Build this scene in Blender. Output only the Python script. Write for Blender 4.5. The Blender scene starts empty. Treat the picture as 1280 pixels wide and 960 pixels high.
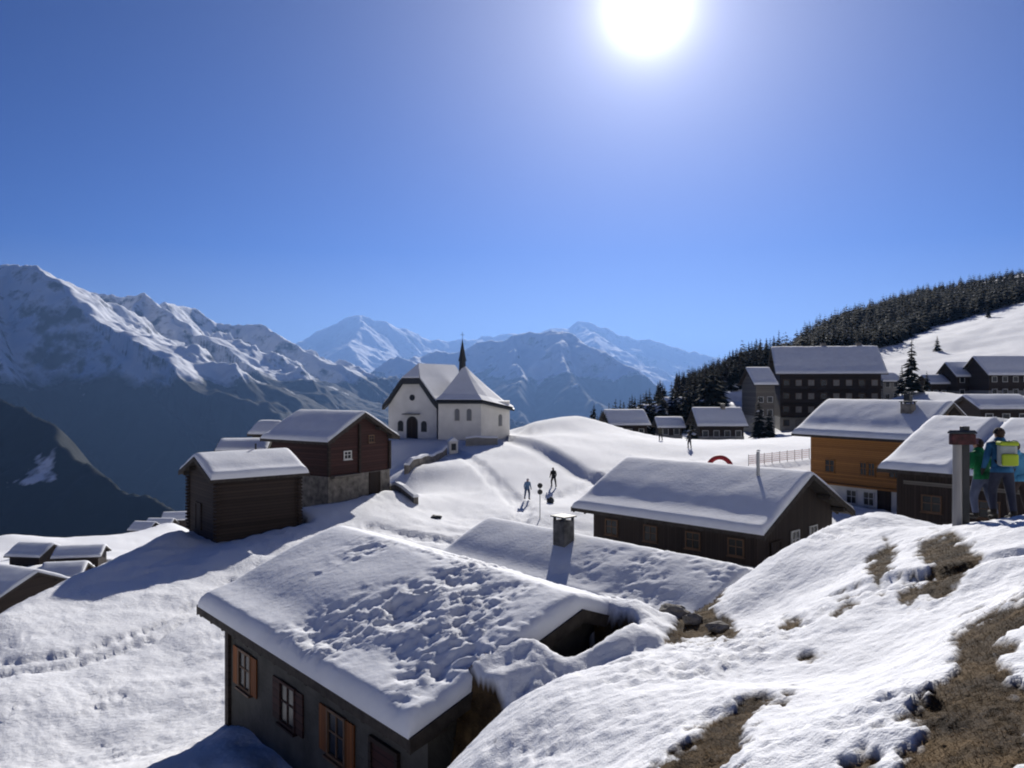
import bpy, math, random
import numpy as np
from mathutils import Vector, Matrix
R = math.radians
random.seed(7); rng = np.random.default_rng(7)
S = bpy.context.scene
COL = S.collection

# ------------------------------------------------------------------ camera, sky, sun, exposure
cam_d = bpy.data.cameras.new('camera'); cam = bpy.data.objects.new('camera', cam_d); COL.objects.link(cam)
cam.location = (0, 0, 0); cam.rotation_euler = (R(90), 0, 0)
cam_d.sensor_width = 36; cam_d.lens = 28.1; cam_d.clip_start = 0.1; cam_d.clip_end = 90000
S.camera = cam
F = 1000.0                                  # focal length in photo pixels

SUN_EL, SUN_AZ = R(24.9), R(9.6)            # azimuth measured from +Y towards +X
sun_dir = Vector((math.sin(SUN_AZ)*math.cos(SUN_EL), math.cos(SUN_AZ)*math.cos(SUN_EL), math.sin(SUN_EL)))
W = bpy.data.worlds.new('World'); S.world = W; W.use_nodes = True
wt = W.node_tree; wt.nodes.clear()
def wn(t, **k):
    n = wt.nodes.new(t)
    for a, b in k.items(): setattr(n, a, b)
    return n
sky = wn('ShaderNodeTexSky', sky_type='NISHITA', sun_disc=False, sun_elevation=SUN_EL, sun_rotation=SUN_AZ,
         altitude=2000, air_density=1.0, dust_density=0.05, ozone_density=5.0)
hs = wn('ShaderNodeHueSaturation')
tz = wn('ShaderNodeTexCoord'); sz = wn('ShaderNodeSeparateXYZ'); wt.links.new(tz.outputs['Generated'], sz.inputs[0])
mr = wn('ShaderNodeMapRange'); wt.links.new(sz.outputs['Z'], mr.inputs['Value']); wt.links.new(mr.outputs[0], hs.inputs['Saturation'])
for k_, v_ in (('From Min', .04), ('From Max', .55), ('To Min', .8), ('To Max', 1.9)): mr.inputs[k_].default_value = v_
bg = wn('ShaderNodeBackground'); bg.inputs['Strength'].default_value = 0.05
# thin, dry high-mountain air: the clear sky's own colours pushed deeper
sc1 = wn('ShaderNodeVectorMath', operation='MULTIPLY'); sc1.inputs[1].default_value = (.044, .061, .091)
gm = wn('ShaderNodeGamma'); gm.inputs['Gamma'].default_value = 1.45
sc2 = wn('ShaderNodeVectorMath', operation='SCALE'); sc2.inputs['Scale'].default_value = 10.0
wt.links.new(sky.outputs[0], sc1.inputs[0]); wt.links.new(sc1.outputs[0], gm.inputs['Color']); wt.links.new(gm.outputs[0], sc2.inputs[0])
wt.links.new(sc2.outputs[0], hs.inputs['Color']); wt.links.new(hs.outputs[0], bg.inputs['Color'])
# the sun's disc and the aureole the air makes round it, laid out by direction in the sky
tc = wn('ShaderNodeTexCoord')
dot = wn('ShaderNodeVectorMath', operation='DOT_PRODUCT'); dot.inputs[1].default_value = sun_dir
nrm = wn('ShaderNodeVectorMath', operation='NORMALIZE')
wt.links.new(tc.outputs['Generated'], nrm.inputs[0]); wt.links.new(nrm.outputs[0], dot.inputs[0])
ac = wn('ShaderNodeMath', operation='ARCCOSINE'); wt.links.new(dot.outputs['Value'], ac.inputs[0])
def expo(width, amp):
    a = wn('ShaderNodeMath', operation='MULTIPLY'); a.inputs[1].default_value = -1.0/R(width)
    wt.links.new(ac.outputs[0], a.inputs[0])
    b = wn('ShaderNodeMath', operation='EXPONENT'); wt.links.new(a.outputs[0], b.inputs[0])
    c = wn('ShaderNodeMath', operation='MULTIPLY'); c.inputs[1].default_value = amp
    wt.links.new(b.outputs[0], c.inputs[0]); return c
e1 = expo(1.05, 5.5); e2 = expo(8.5, 0.72)
ad = wn('ShaderNodeMath', operation='ADD'); wt.links.new(e1.outputs[0], ad.inputs[0]); wt.links.new(e2.outputs[0], ad.inputs[1])
bg2 = wn('ShaderNodeBackground'); bg2.inputs['Color'].default_value = (0.94, 0.92, 1.0, 1)
wt.links.new(ad.outputs[0], bg2.inputs['Strength'])
ash = wn('ShaderNodeAddShader'); out = wn('ShaderNodeOutputWorld')
wt.links.new(bg.outputs[0], ash.inputs[0]); wt.links.new(bg2.outputs[0], ash.inputs[1]); wt.links.new(ash.outputs[0], out.inputs[0])

sl = bpy.data.lights.new('sun', 'SUN'); sl.energy = 5.0; sl.angle = R(0.5); sl.color = (1.0, 0.95, 0.88)
so = bpy.data.objects.new('sun', sl); COL.objects.link(so)
so.rotation_euler = (-sun_dir).to_track_quat('-Z', 'Y').to_euler(); so.location = (0, 0, 50)
S.view_settings.view_transform = 'Standard'; S.view_settings.look = 'None'
S.view_settings.exposure = 0.48; S.view_settings.gamma = 1.0
S.cycles.use_denoising = True
S.cycles.max_bounces = 4; S.cycles.diffuse_bounces = 1; S.cycles.glossy_bounces = 2
S.cycles.volume_bounces = 0; S.cycles.caustics_reflective = False; S.cycles.caustics_refractive = False
S.cycles.filter_width = 2.0

# ------------------------------------------------------------------ helpers
def tag(o, label=None, cat=None, group=None, kind=None):
    if label: o['label'] = label
    if cat: o['category'] = cat
    if group: o['group'] = group
    if kind: o['kind'] = kind
    return o
def at(px, py, D): return ((px-640)/F*D, D, -(py-480)/F*D)
def empty(name, loc=(0, 0, 0), rz=0.0, label=None, cat=None, group=None):
    o = bpy.data.objects.new(name, None); COL.objects.link(o); o.location = loc; o.rotation_euler = (0, 0, rz)
    o.empty_display_size = .3
    return tag(o, label, cat, group)
def link_mesh(name, me, mats, parent=None, smooth=False):
    o = bpy.data.objects.new(name, me); COL.objects.link(o); o.parent = parent
    for m in (mats if isinstance(mats, (list, tuple)) else [mats]): me.materials.append(m)
    if smooth: me.polygons.foreach_set('use_smooth', np.ones(len(me.polygons), dtype=bool))
    return o
def np_mesh(name, V, Fq):
    """V (n,3), Fq (m,4) or (m,3)"""
    me = bpy.data.meshes.new(name); V = np.asarray(V, dtype=np.float32); Fq = np.asarray(Fq, dtype=np.int32)
    k = Fq.shape[1]
    me.vertices.add(len(V)); me.vertices.foreach_set('co', V.ravel())
    me.loops.add(Fq.size); me.loops.foreach_set('vertex_index', Fq.ravel())
    me.polygons.add(len(Fq)); me.polygons.foreach_set('loop_start', np.arange(0, Fq.size, k, dtype=np.int32))
    me.polygons.foreach_set('loop_total', np.full(len(Fq), k, dtype=np.int32))
    me.update(calc_edges=True); me.validate()
    return me
class MB:
    def __init__(s): s.v = []; s.f = []; s.m = []; s.mi = 0; s.T = None
    def add(s, vs, fs):
        b = len(s.v)
        s.v += [tuple(s.T @ Vector(p)) if s.T is not None else tuple(p) for p in vs]
        s.f += [tuple(b+i for i in f) for f in fs]; s.m += [s.mi]*len(fs); return s
    def box(s, x0, x1, y0, y1, z0, z1):
        return s.add([(x0,y0,z0),(x1,y0,z0),(x1,y1,z0),(x0,y1,z0),(x0,y0,z1),(x1,y0,z1),(x1,y1,z1),(x0,y1,z1)],
              [(0,3,2,1),(4,5,6,7),(0,1,5,4),(1,2,6,5),(2,3,7,6),(3,0,4,7)])
    def prism_x(s, prof, x0, x1):            # profile in (y, z), extruded along x
        n = len(prof)
        return s.add([(x0,)+tuple(p) for p in prof]+[(x1,)+tuple(p) for p in prof],
              [tuple(range(n))[::-1], tuple(range(n, 2*n))]+[(i,(i+1)%n,n+(i+1)%n,n+i) for i in range(n)])
    def prism_y(s, prof, y0, y1):            # profile in (x, z)
        n = len(prof)
        return s.add([(p[0],y0,p[1]) for p in prof]+[(p[0],y1,p[1]) for p in prof],
              [tuple(range(n)), tuple(range(n, 2*n))[::-1]]+[(i,n+i,n+(i+1)%n,(i+1)%n) for i in range(n)])
    def prism_z(s, prof, z0, z1):
        n = len(prof)
        return s.add([(p[0],p[1],z0) for p in prof]+[(p[0],p[1],z1) for p in prof],
              [tuple(range(n))[::-1], tuple(range(n, 2*n))]+[(i,(i+1)%n,n+(i+1)%n,n+i) for i in range(n)])
    def tube(s, pts, rad, n=10, cap=True):
        pts = [Vector(p) for p in pts]; rads = rad if isinstance(rad, (list, tuple)) else [rad]*len(pts)
        vs = []; fs = []
        for i, p in enumerate(pts):
            d = (pts[min(i+1, len(pts)-1)]-pts[max(i-1, 0)]).normalized()
            a = d.cross(Vector((0, 0, 1)) if abs(d.z) < .9 else Vector((1, 0, 0))).normalized(); b = d.cross(a)
            for k in range(n):
                t = 2*math.pi*k/n; vs.append(tuple(p+(a*math.cos(t)+b*math.sin(t))*rads[i]))
        for i in range(len(pts)-1):
            for k in range(n): fs.append((i*n+k, i*n+(k+1) % n, (i+1)*n+(k+1) % n, (i+1)*n+k))
        if cap: fs += [tuple(range(n))[::-1], tuple((len(pts)-1)*n+k for k in range(n))]
        return s.add(vs, fs)
    def build(s, name, mat, parent=None, bevel=0, smooth=False):
        me = bpy.data.meshes.new(name); me.from_pydata(s.v, [], s.f); me.update()
        o = link_mesh(name, me, mat, parent, smooth)
        if isinstance(mat, (list, tuple)): me.polygons.foreach_set('material_index', s.m)
        if bevel:
            b = o.modifiers.new('bevel', 'BEVEL'); b.width = bevel; b.segments = 2; b.limit_method = 'ANGLE'
        return o
# numpy gradient noise
_perm = rng.permutation(512).astype(np.int64)
_g = np.stack([np.cos(np.arange(16)*math.pi/8+.2), np.sin(np.arange(16)*math.pi/8+.2)], 1)
def pn(x, y, seed=0):
    xi = np.floor(x).astype(np.int64); yi = np.floor(y).astype(np.int64); xf = x-xi; yf = y-yi
    u = xf*xf*xf*(xf*(xf*6-15)+10); v = yf*yf*yf*(yf*(yf*6-15)+10)
    def gr(ix, iy, fx, fy):
        h = _perm[(_perm[(ix+seed*37) & 511]+iy+seed*11) & 511] & 15
        return _g[h, 0]*fx+_g[h, 1]*fy
    a = gr(xi, yi, xf, yf); b = gr(xi+1, yi, xf-1, yf); c = gr(xi, yi+1, xf, yf-1); d = gr(xi+1, yi+1, xf-1, yf-1)
    return (a+(b-a)*u+(c-a)*v+(a-b-c+d)*u*v)*1.5
def fbm(x, y, o=4, seed=0, gain=.5):
    r = 0; a = 1.0; f = 1.0
    for i in range(o): r = r+a*pn(x*f+i*17.3, y*f-i*9.1, seed+i); a *= gain; f *= 2.03
    return r
def ridged(x, y, o=5, seed=0, gain=.5):
    r = 0; a = 1.0; f = 1.0; w = 1.0
    for i in range(o):
        n = 1-np.abs(pn(x*f+i*31.7, y*f+i*5.3, seed+i)); n = n*n*w; r = r+a*n; w = np.clip(n*1.6, 0, 1); a *= gain; f *= 2.05
    return r
def sstep(e0, e1, x):
    t = np.clip((x-e0)/(e1-e0), 0, 1); return t*t*(3-2*t)
def poly_sd(px, py, poly):
    """signed distance (negative inside) of points to a polygon"""
    P = np.array(poly, float); n = len(P); d = np.full(px.shape, 1e18); ins = np.zeros(px.shape, bool)
    for i in range(n):
        a = P[i]; b = P[(i+1) % n]; e = b-a
        wx = px-a[0]; wy = py-a[1]; t = np.clip((wx*e[0]+wy*e[1])/(e@e), 0, 1)
        d = np.minimum(d, (wx-t*e[0])**2+(wy-t*e[1])**2)
        c = ((a[1] > py) != (b[1] > py)); den = (b[1]-a[1]) if b[1] != a[1] else 1e-9
        ins ^= c & (px < (b[0]-a[0])*(py-a[1])/den+a[0])
    d = np.sqrt(d); return np.where(ins, -d, d)

# ------------------------------------------------------------------ materials
def mat(name, col, rough=.8, metallic=0.0, var=0.0, vscale=3.0, bump=0.0, bscale=20.0, detail=6, stretch=None, spec=.3):
    m = bpy.data.materials.new(name); m.use_nodes = True; nt = m.node_tree; b = nt.nodes['Principled BSDF']
    b.inputs['Base Color'].default_value = (*col, 1); b.inputs['Roughness'].default_value = rough
    b.inputs['Metallic'].default_value = metallic; b.inputs['Specular IOR Level'].default_value = spec
    t = nt.nodes.new('ShaderNodeTexCoord'); mp = nt.nodes.new('ShaderNodeMapping'); nt.links.new(t.outputs['Object'], mp.inputs[0])
    if stretch: mp.inputs['Scale'].default_value = stretch
    if var:
        n = nt.nodes.new('ShaderNodeTexNoise'); n.inputs['Scale'].default_value = vscale; n.inputs['Detail'].default_value = detail
        nt.links.new(mp.outputs[0], n.inputs['Vector'])
        r = nt.nodes.new('ShaderNodeValToRGB'); r.color_ramp.elements[0].position = .3; r.color_ramp.elements[1].position = .7
        r.color_ramp.elements[0].color = (*[c*(1-var) for c in col], 1); r.color_ramp.elements[1].color = (*[min(1, c*(1+var)) for c in col], 1)
        nt.links.new(n.outputs['Fac'], r.inputs[0]); nt.links.new(r.outputs[0], b.inputs['Base Color'])
    if bump:
        n2 = nt.nodes.new('ShaderNodeTexNoise'); n2.inputs['Scale'].default_value = bscale; n2.inputs['Detail'].default_value = detail
        nt.links.new(mp.outputs[0], n2.inputs['Vector'])
        bp = nt.nodes.new('ShaderNodeBump'); bp.inputs['Strength'].default_value = bump; bp.inputs['Distance'].default_value = .05
        nt.links.new(n2.outputs['Fac'], bp.inputs['Height']); nt.links.new(bp.outputs[0], b.inputs['Normal'])
    return m
def plank_mat(name, col, per=.18, axis='Z', var=.35):
    """timber boards: a groove between boards, grain and board-to-board variation"""
    m = mat(name, col, .75); nt = m.node_tree; b = nt.nodes['Principled BSDF']
    t = nt.nodes.new('ShaderNodeTexCoord'); sp = nt.nodes.new('ShaderNodeSeparateXYZ'); nt.links.new(t.outputs['Object'], sp.inputs[0])
    def mth(op, a, bb=None):
        n = nt.nodes.new('ShaderNodeMath'); n.operation = op
        for i, v in enumerate((a, bb)):
            if v is None: continue
            if isinstance(v, (int, float)): n.inputs[i].default_value = v
            else: nt.links.new(v, n.inputs[i])
        return n.outputs[0]
    src = sp.outputs['Z'] if axis == 'Z' else mth('ADD', sp.outputs['X'], sp.outputs['Y'])
    q = mth('DIVIDE', src, per); fl = mth('FLOOR', q); fr = mth('FRACT', q)
    tri = mth('ABSOLUTE', mth('SUBTRACT', fr, .5)); groove = mth('GREATER_THAN', tri, .44)
    wn_ = nt.nodes.new('ShaderNodeTexWhiteNoise'); wn_.noise_dimensions = '1D'; nt.links.new(fl, wn_.inputs['W'])
    no = nt.nodes.new('ShaderNodeTexNoise'); no.inputs['Scale'].default_value = 6; no.inputs['Detail'].default_value = 6
    mp = nt.nodes.new('ShaderNodeMapping'); mp.inputs['Scale'].default_value = (.4, .4, 5) if axis == 'Z' else (4, 4, .3)
    nt.links.new(t.outputs['Object'], mp.inputs[0]); nt.links.new(mp.outputs[0], no.inputs['Vector'])
    f = mth('ADD', mth('MULTIPLY', wn_.outputs['Value'], .5), mth('MULTIPLY', no.outputs['Fac'], .6))
    r = nt.nodes.new('ShaderNodeValToRGB'); r.color_ramp.elements[0].position = .2; r.color_ramp.elements[1].position = .9
    r.color_ramp.elements[0].color = (*[c*(1-var) for c in col], 1); r.color_ramp.elements[1].color = (*[min(1, c*(1+var)) for c in col], 1)
    nt.links.new(f, r.inputs[0])
    mx = nt.nodes.new('ShaderNodeMix'); mx.data_type = 'RGBA'; nt.links.new(groove, mx.inputs['Factor'])
    nt.links.new(r.outputs[0], mx.inputs['A']); mx.inputs['B'].default_value = (*[c*.3 for c in col], 1)
    nt.links.new(mx.outputs['Result'], b.inputs['Base Color'])
    bp = nt.nodes.new('ShaderNodeBump'); bp.inputs['Strength'].default_value = .6; bp.inputs['Distance'].default_value = .02; bp.invert = True
    nt.links.new(tri, bp.inputs['Height']); nt.links.new(bp.outputs[0], b.inputs['Normal'])
    return m
def snow_mat(name, bump=.5, scale=7.0):
    m = mat(name, (.82, .84, .88), .8, var=.04, vscale=1.3, bump=bump, bscale=scale, detail=8, spec=.1)
    return m
M_snow = snow_mat('roof_snow', .35, 6.0)
M_wood = plank_mat('dark_timber', (.034, .023, .018), .19)
M_woodv = plank_mat('dark_boards', (.036, .025, .02), .16, 'V')
M_red = plank_mat('red_brown_timber', (.05, .020, .017), .2)
M_orange = plank_mat('honey_timber', (.36, .16, .045), .16)
M_grey = plank_mat('grey_timber', (.16, .145, .125), .18)
M_roof = mat('roof_boards', (.05, .042, .036), .85, var=.4, vscale=4, bump=.4, bscale=12)
M_stone = mat('rough_stone', (.20, .185, .165), .9, var=.5, vscale=2.2, bump=1.0, bscale=5)
M_white = mat('white_plaster', (.72, .71, .68), .85, var=.12, vscale=.6, bump=.2, bscale=25)
M_cream = mat('grey_plaster', (.27, .265, .25), .85, var=.12, vscale=1.2, bump=.3, bscale=20)
M_glass = mat('window_glass', (.015, .018, .022), .25, spec=.35)
M_frame = mat('window_frame', (.14, .08, .045), .6, var=.2)
M_wframe = mat('white_frame', (.7, .7, .68), .6)
M_shut = plank_mat('orange_shutter', (.24, .085, .025), .12, 'V')
M_metal = mat('grey_metal', (.3, .31, .32), .45, .6, var=.15, vscale=5)
M_dmetal = mat('dark_metal', (.04, .042, .045), .5, .5, var=.2)
M_slate = mat('dark_slate', (.03, .034, .04), .6, var=.3, vscale=6, bump=.3, bscale=10)
M_redp = mat('red_fabric', (.42, .03, .035), .6, var=.1)
M_post = mat('weathered_post', (.32, .315, .31), .8, var=.3, vscale=4, bump=.5, bscale=15, stretch=(1, 1, .1))

# ------------------------------------------------------------------ TERRAIN
CP = [  # px, py, distance
 (1280,960,3.7),(1280,860,4.8),(1280,750,7),(1280,690,11),(1280,656,17),(1400,700,9),(1500,900,4.5),(1060,960,4.6),(1140,830,7),(860,960,6.2),(760,960,7.8),(640,960,9.6),
 (900,870,8.8),(760,830,14),(640,880,12.2),(575,940,12.2),(700,850,13),(1000,760,13),(900,790,16.5),(840,795,16.8),(960,702,19.5),(1010,675,21),(1060,658,22),
 (1200,654,16),(1130,657,19),(1120,700,14),(1180,740,10.5),(1060,840,8.8),(960,850,9.6),
 (1060,760,27),(1200,740,24),(900,880,24),(1280,720,26),(960,800,26),(1350,740,24),
 (0,880,26.6),(0,960,22.6),(120,960,21.8),(230,945,20.8),(120,830,30.6),(200,780,34.6),(0,800,33.2),(0,772,35.4),(215,664,51),
 (180,720,41.5),(300,720,41.5),(280,690,45),(290,678,47.5),(370,636,55),(350,660,50),(415,628,58),(480,612,62),(450,650,53),
 (640,640,60),(600,622,66),(545,640,60),(530,602,75),(500,590,78),(545,572,88),(490,547,101),(560,550,96),(600,552,95),(640,551,99),(640,575,82),
 (680,525,108),(720,521,112),(770,532,112),(800,545,108),(700,548,95),(700,565,86),(760,592,78),(860,572,86),(850,550,120),(820,546,125),
 (900,577,80),(1000,560,92),(960,556,95),(700,620,68),(740,640,60),(905,553,140),(790,547,146),(940,540,160),(1000,540,160),(1100,505,152),
 (1140,490,150),(1170,500,160),(1240,497,170),(1300,500,165),(1200,440,235),(1280,376,400),(1400,360,400),(1180,405,330),(1090,436,300),(1000,455,240),
 (735,531,150),(780,515,205),(840,497,240),(880,484,270),(940,465,300),(1000,440,380),(1060,420,460),(1150,385,600),(1040,408,520),(1000,425,430),(1100,392,600),(870,487,240),(1280,352,760),(1420,310,800),(1600,300,600),
 (60,700,150),(0,690,160),(0,745,118),(100,700,140),(150,672,195),(215,655,205),(100,674,176),(0,672,176),(-200,700,150),(-200,800,110),
]
CX = [at(*c) for c in CP]
CX += [(0,0,-1.65),(3,2,-1.5),(2,-4,-.9),(-3,2,-2.8),(-6,6,-5.5),(-4,-5,-2.5),(-12,4,-8.5),(-10,10,-9.1),(10,0,.2),(14,8,-.4),(20,4,2),(10,-10,2),(-15,-10,-5),(0,-25,4),(30,-20,12),(-40,-20,-12),
 (-3.6,13.2,-9.4),(-6.5,16,-9.45),(-9.5,19,-9.4),(-6.5,11.2,-9.0),(-14,16,-9.2),(-1.5,21,-8.3),(-4,28,-9.1),(3,24,-8.6),
 (-4,40,-10.2),(1,46,-10.3),(2,36,-10.4),(10,27,-9.2),(8,38,-10.4),(15,36,-9.6),(20,30,-8.2),(6,52,-10.4),(12,50,-10.3),(17,46,-9.8),
 (24,58,-10.2),(30,64,-9.6),(36,60,-9.0),(25,42,-8.6),(33,40,-8.4),(40,50,-7.5),(45,80,-6.5),(45,30,-2),(60,60,-3),(80,120,-4.5),(120,60,6),
 (-28,38,-17),(-36,50,-24),(-21.9,46.8,-9.62),(-22.2,39,-10.12),(-25.5,45,-12.2),(-25.5,38,-12.3),(-20,48,-9.6),(-19,50.5,-9.5),(-21.5,36,-10.3),(-19.5,35.5,-10.32),(-20.3,41,-10.02),(-23.3,36,-10.55),(-23.2,42,-10.2),(-19,44,-9.85),(-17,38,-10.1),(-19,32,-10.5),(-20,66,-17),(-30,80,-27),(-16,90,-12),(-25,110,-30),(-14,118,-14),(0,125,-12),(1,140,-16),(-5,170,-35),(6,180,-26),(-30,160,-38),
 (-60,230,-70),(0,260,-75),(15,270,-52),(-130,180,-55),(-160,320,-140),(0,450,-190),(90,420,-75),(-100,30,-34),(-110,90,-34),
 (160,640,-70),(260,800,-60),(420,950,-10),(-400,500,-330),(0,900,-480),(-700,100,-380),(-500,-300,-150),(600,900,60),(700,500,160),(300,100,70),(500,-200,200),(0,-300,60),(250,1200,-350)]
CX = np.array(CX, float)
def _k(r): return -np.sqrt(r*r+4.0)
_d = np.hypot(CX[:, None, 0]-CX[None, :, 0], CX[:, None, 1]-CX[None, :, 1])
_n = len(CX); _A = np.zeros((_n+3, _n+3)); _A[:_n, :_n] = _k(_d)+np.eye(_n)*-0.0
_A[:_n, _n] = 1; _A[:_n, _n+1:] = CX[:, :2]; _A[_n:, :_n] = _A[:_n, _n:].T
_w = np.linalg.lstsq(_A, np.concatenate([CX[:, 2], [0, 0, 0]]), rcond=None)[0]
def rbf(x, y):
    sh = x.shape; x = x.ravel(); y = y.ravel(); z = np.zeros_like(x)
    for i in range(0, len(x), 40000):
        xs = x[i:i+40000]; ys = y[i:i+40000]
        z[i:i+40000] = _k(np.hypot(xs[:, None]-CX[None, :, 0], ys[:, None]-CX[None, :, 1]))@_w[:_n]+_w[_n]+_w[_n+1]*xs+_w[_n+2]*ys
    return z.reshape(sh)
PADS = []   # (cx, cy, angle, halfL, halfW, z, margin, blend)
def pad(cx, cy, ang, hl, hw, z, margin=.3, blend=1.0, both=False): PADS.append((cx, cy, ang, hl, hw, z, margin, blend, both))
BROWN = [
 [(1290,742),(1230,765),(1195,790),(1182,830),(1140,868),(1095,900),(1050,975),(1300,975),(1300,862),(1262,850),(1250,820),(1268,795),(1290,785)],
 [(1148,672),(1190,662),(1226,690),(1215,718),(1175,748),(1148,742),(1165,710),(1145,690)],
 [(1082,708),(1108,672),(1122,690),(1108,715),(1100,738)],
 [(810,980),(850,930),(900,892),(945,868),(990,868),(952,888),(932,922),(905,975)],
 [(935,703),(908,738),(893,758),(922,783),(922,797),(832,803),(845,772),(872,758),(882,728)],
 [(980,774),(1000,771),(998,782),(982,784)],[(1008,820),(1030,815),(1028,824),(1012,827)],[(1040,755),(1075,742),(1070,752),(1045,765)],
 [(1128,738),(1148,728),(1150,745),(1130,752)]]
BHOLE = [[(1085,940),(1100,895),(1150,885),(1160,905),(1120,935),(1105,960)]]
def ground(x, y, fine=True):
    r = np.hypot(x, y)
    z = rbf(np.clip(x, -1500, 1500), np.clip(y, -1500, 1500))
    z = z-np.maximum(r-950, 0)*.55
    z = np.where(r > 1500, np.minimum(z, -600-(r-1500)*.4), z); z = np.maximum(z, -1250)
    z = z+fbm(x/9, y/9, 3, 3)*.13*sstep(6, 25, r)*(1+sstep(100, 400, r)*3)
    for (cx, cy, a, hl, hw, zp, mg, bl, both) in PADS:
        dx = x-cx; dy = y-cy; ca, sa = math.cos(a), math.sin(a)
        u = dx*ca+dy*sa; v = -dx*sa+dy*ca
        qx = np.abs(u)-hl; qy = np.abs(v)-hw
        sd = np.hypot(np.maximum(qx, 0), np.maximum(qy, 0))+np.minimum(np.maximum(qx, qy), 0)
        t = sstep(mg, mg+bl, sd); tgt = zp if both else np.minimum(zp, z)
        z = tgt*(1-t)+z*t
    # snow banked up against the hut's uphill gable, with two hollows
    dx = x-HUT[0]; dy = y-HUT[1]; ca, sa = math.cos(HUT[2]), math.sin(HUT[2])
    u = dx*ca+dy*sa-HUT[3]; v = -dx*sa+dy*ca
    top = HUT[4]-np.sqrt(v*v+.3)*HUT[5]+.40+fbm(x/1.1, y/1.1, 2, 61)*.12
    top = top-sstep(3.6, 5.5, np.abs(v))*1.5
    h1 = np.exp(-((v+.35)/.95)**4)*np.exp(-((u-.25)/.8)**4)*1.25; h2_ = np.exp(-((v+3.9)/.75)**4)*np.exp(-((u-.1)/.9)**4)*1.9
    bank = top-h1-h2_-.16*np.maximum(u-.6, 0)-.35*sstep(1.2, 4, u)
    w = sstep(-.62, -.30, u)*(1-sstep(3.5, 6.0, u))*(1-sstep(4.2, 5.2, np.abs(v)))
    z = np.where(w > 0, z+np.maximum(bank-z, 0)*w, z)
    z = z-(h1*.6+h2_*.6)*sstep(-.62, -.3, u)*(u < 3)*(z > HUT[4]-4)
    # cut bank beside the path from the chapel
    sd = np.full(x.shape, 1e9); sg_ = np.ones(x.shape)
    for (xa, ya), (xb, yb) in zip(PATH[:-1], PATH[1:]):
        ex, ey = xb-xa, yb-ya; t = np.clip(((x-xa)*ex+(y-ya)*ey)/(ex*ex+ey*ey), 0, 1); d_ = np.hypot(x-xa-t*ex, y-ya-t*ey)
        sgn = np.sign(ex*(y-ya)-ey*(x-xa)); sg_ = np.where(d_ < sd, sgn, sg_); sd = np.minimum(sd, d_)
    s_ = sd*sg_
    z = z+.5*sstep(-.6, .5, s_)*np.exp(-(sd/5)**2)-.25*np.exp(-((s_+.9)/1.0)**2)
    for pl, wd, dp in TRACKS:
        dd = np.full(x.shape, 1e9)
        for (xa, ya), (xb, yb) in zip(pl[:-1], pl[1:]):
            ex, ey = xb-xa, yb-ya; t = np.clip(((x-xa)*ex+(y-ya)*ey)/(ex*ex+ey*ey), 0, 1); dd = np.minimum(dd, np.hypot(x-xa-t*ex, y-ya-t*ey))
        k_ = 1-sstep(wd*.6, wd, dd+fbm(x/1.2, y/1.2, 2, 77)*wd*.3); z = z-k_*dp
        if fine: z = z-k_*np.abs(pn(x/.4, y/.4, 79))*dp*1.2
    if fine:
        mid = sstep(35, 55, r)*(1-sstep(150, 260, r)); z = z-np.abs(pn(x/1.3, y/1.3, 41))*.16*mid*np.clip(fbm(x/12, y/12, 2, 43)+.5, .1, 1)
        n = fbm(x/1.7, y/1.7, 3, 21)
        z = z+n*.075*(1-sstep(40, 90, r))
        pr = np.clip(fbm(x/2.6+5, y/2.6, 2, 51)+.45, 0, 1)
        l = np.abs(pn(x/.42, y/.42, 31))+.6*np.abs(pn(x/.19, y/.19, 33))+.25*np.abs(pn(x/.1, y/.1, 35))
        z = z-l*(.03+.085*pr*pr)*(1-sstep(25, 70, r))
    return z
HUT = (0, 0, 0, 1, -99, 0.35)
def _tp(*a): return [((p-640)/F*D, D) for p, D in a]
TRACKS = [(_tp((560, 91), (590, 82), (630, 70), (655, 62), (640, 52), (560, 50), (470, 52)), .9, .16), (_tp((655, 62), (690, 68), (760, 76), (880, 84)), .8, .14),
          (_tp((-60, 30), (80, 31), (190, 34), (290, 41)), .22, .09), (_tp((-60, 29), (80, 30), (195, 33), (300, 40)), .22, .09), (_tp((1280, 11), (1130, 12), (1000, 14.5), (900, 14), (780, 12.5)), .35, .09)]
PATH = [((642-640)/F*97, 97), ((690-640)/F*85, 85), ((735-640)/F*77, 77), ((790-640)/F*73, 73)]
def gz(x, y): return float(ground(np.array([float(x)]), np.array([float(y)]), False)[0])

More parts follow.
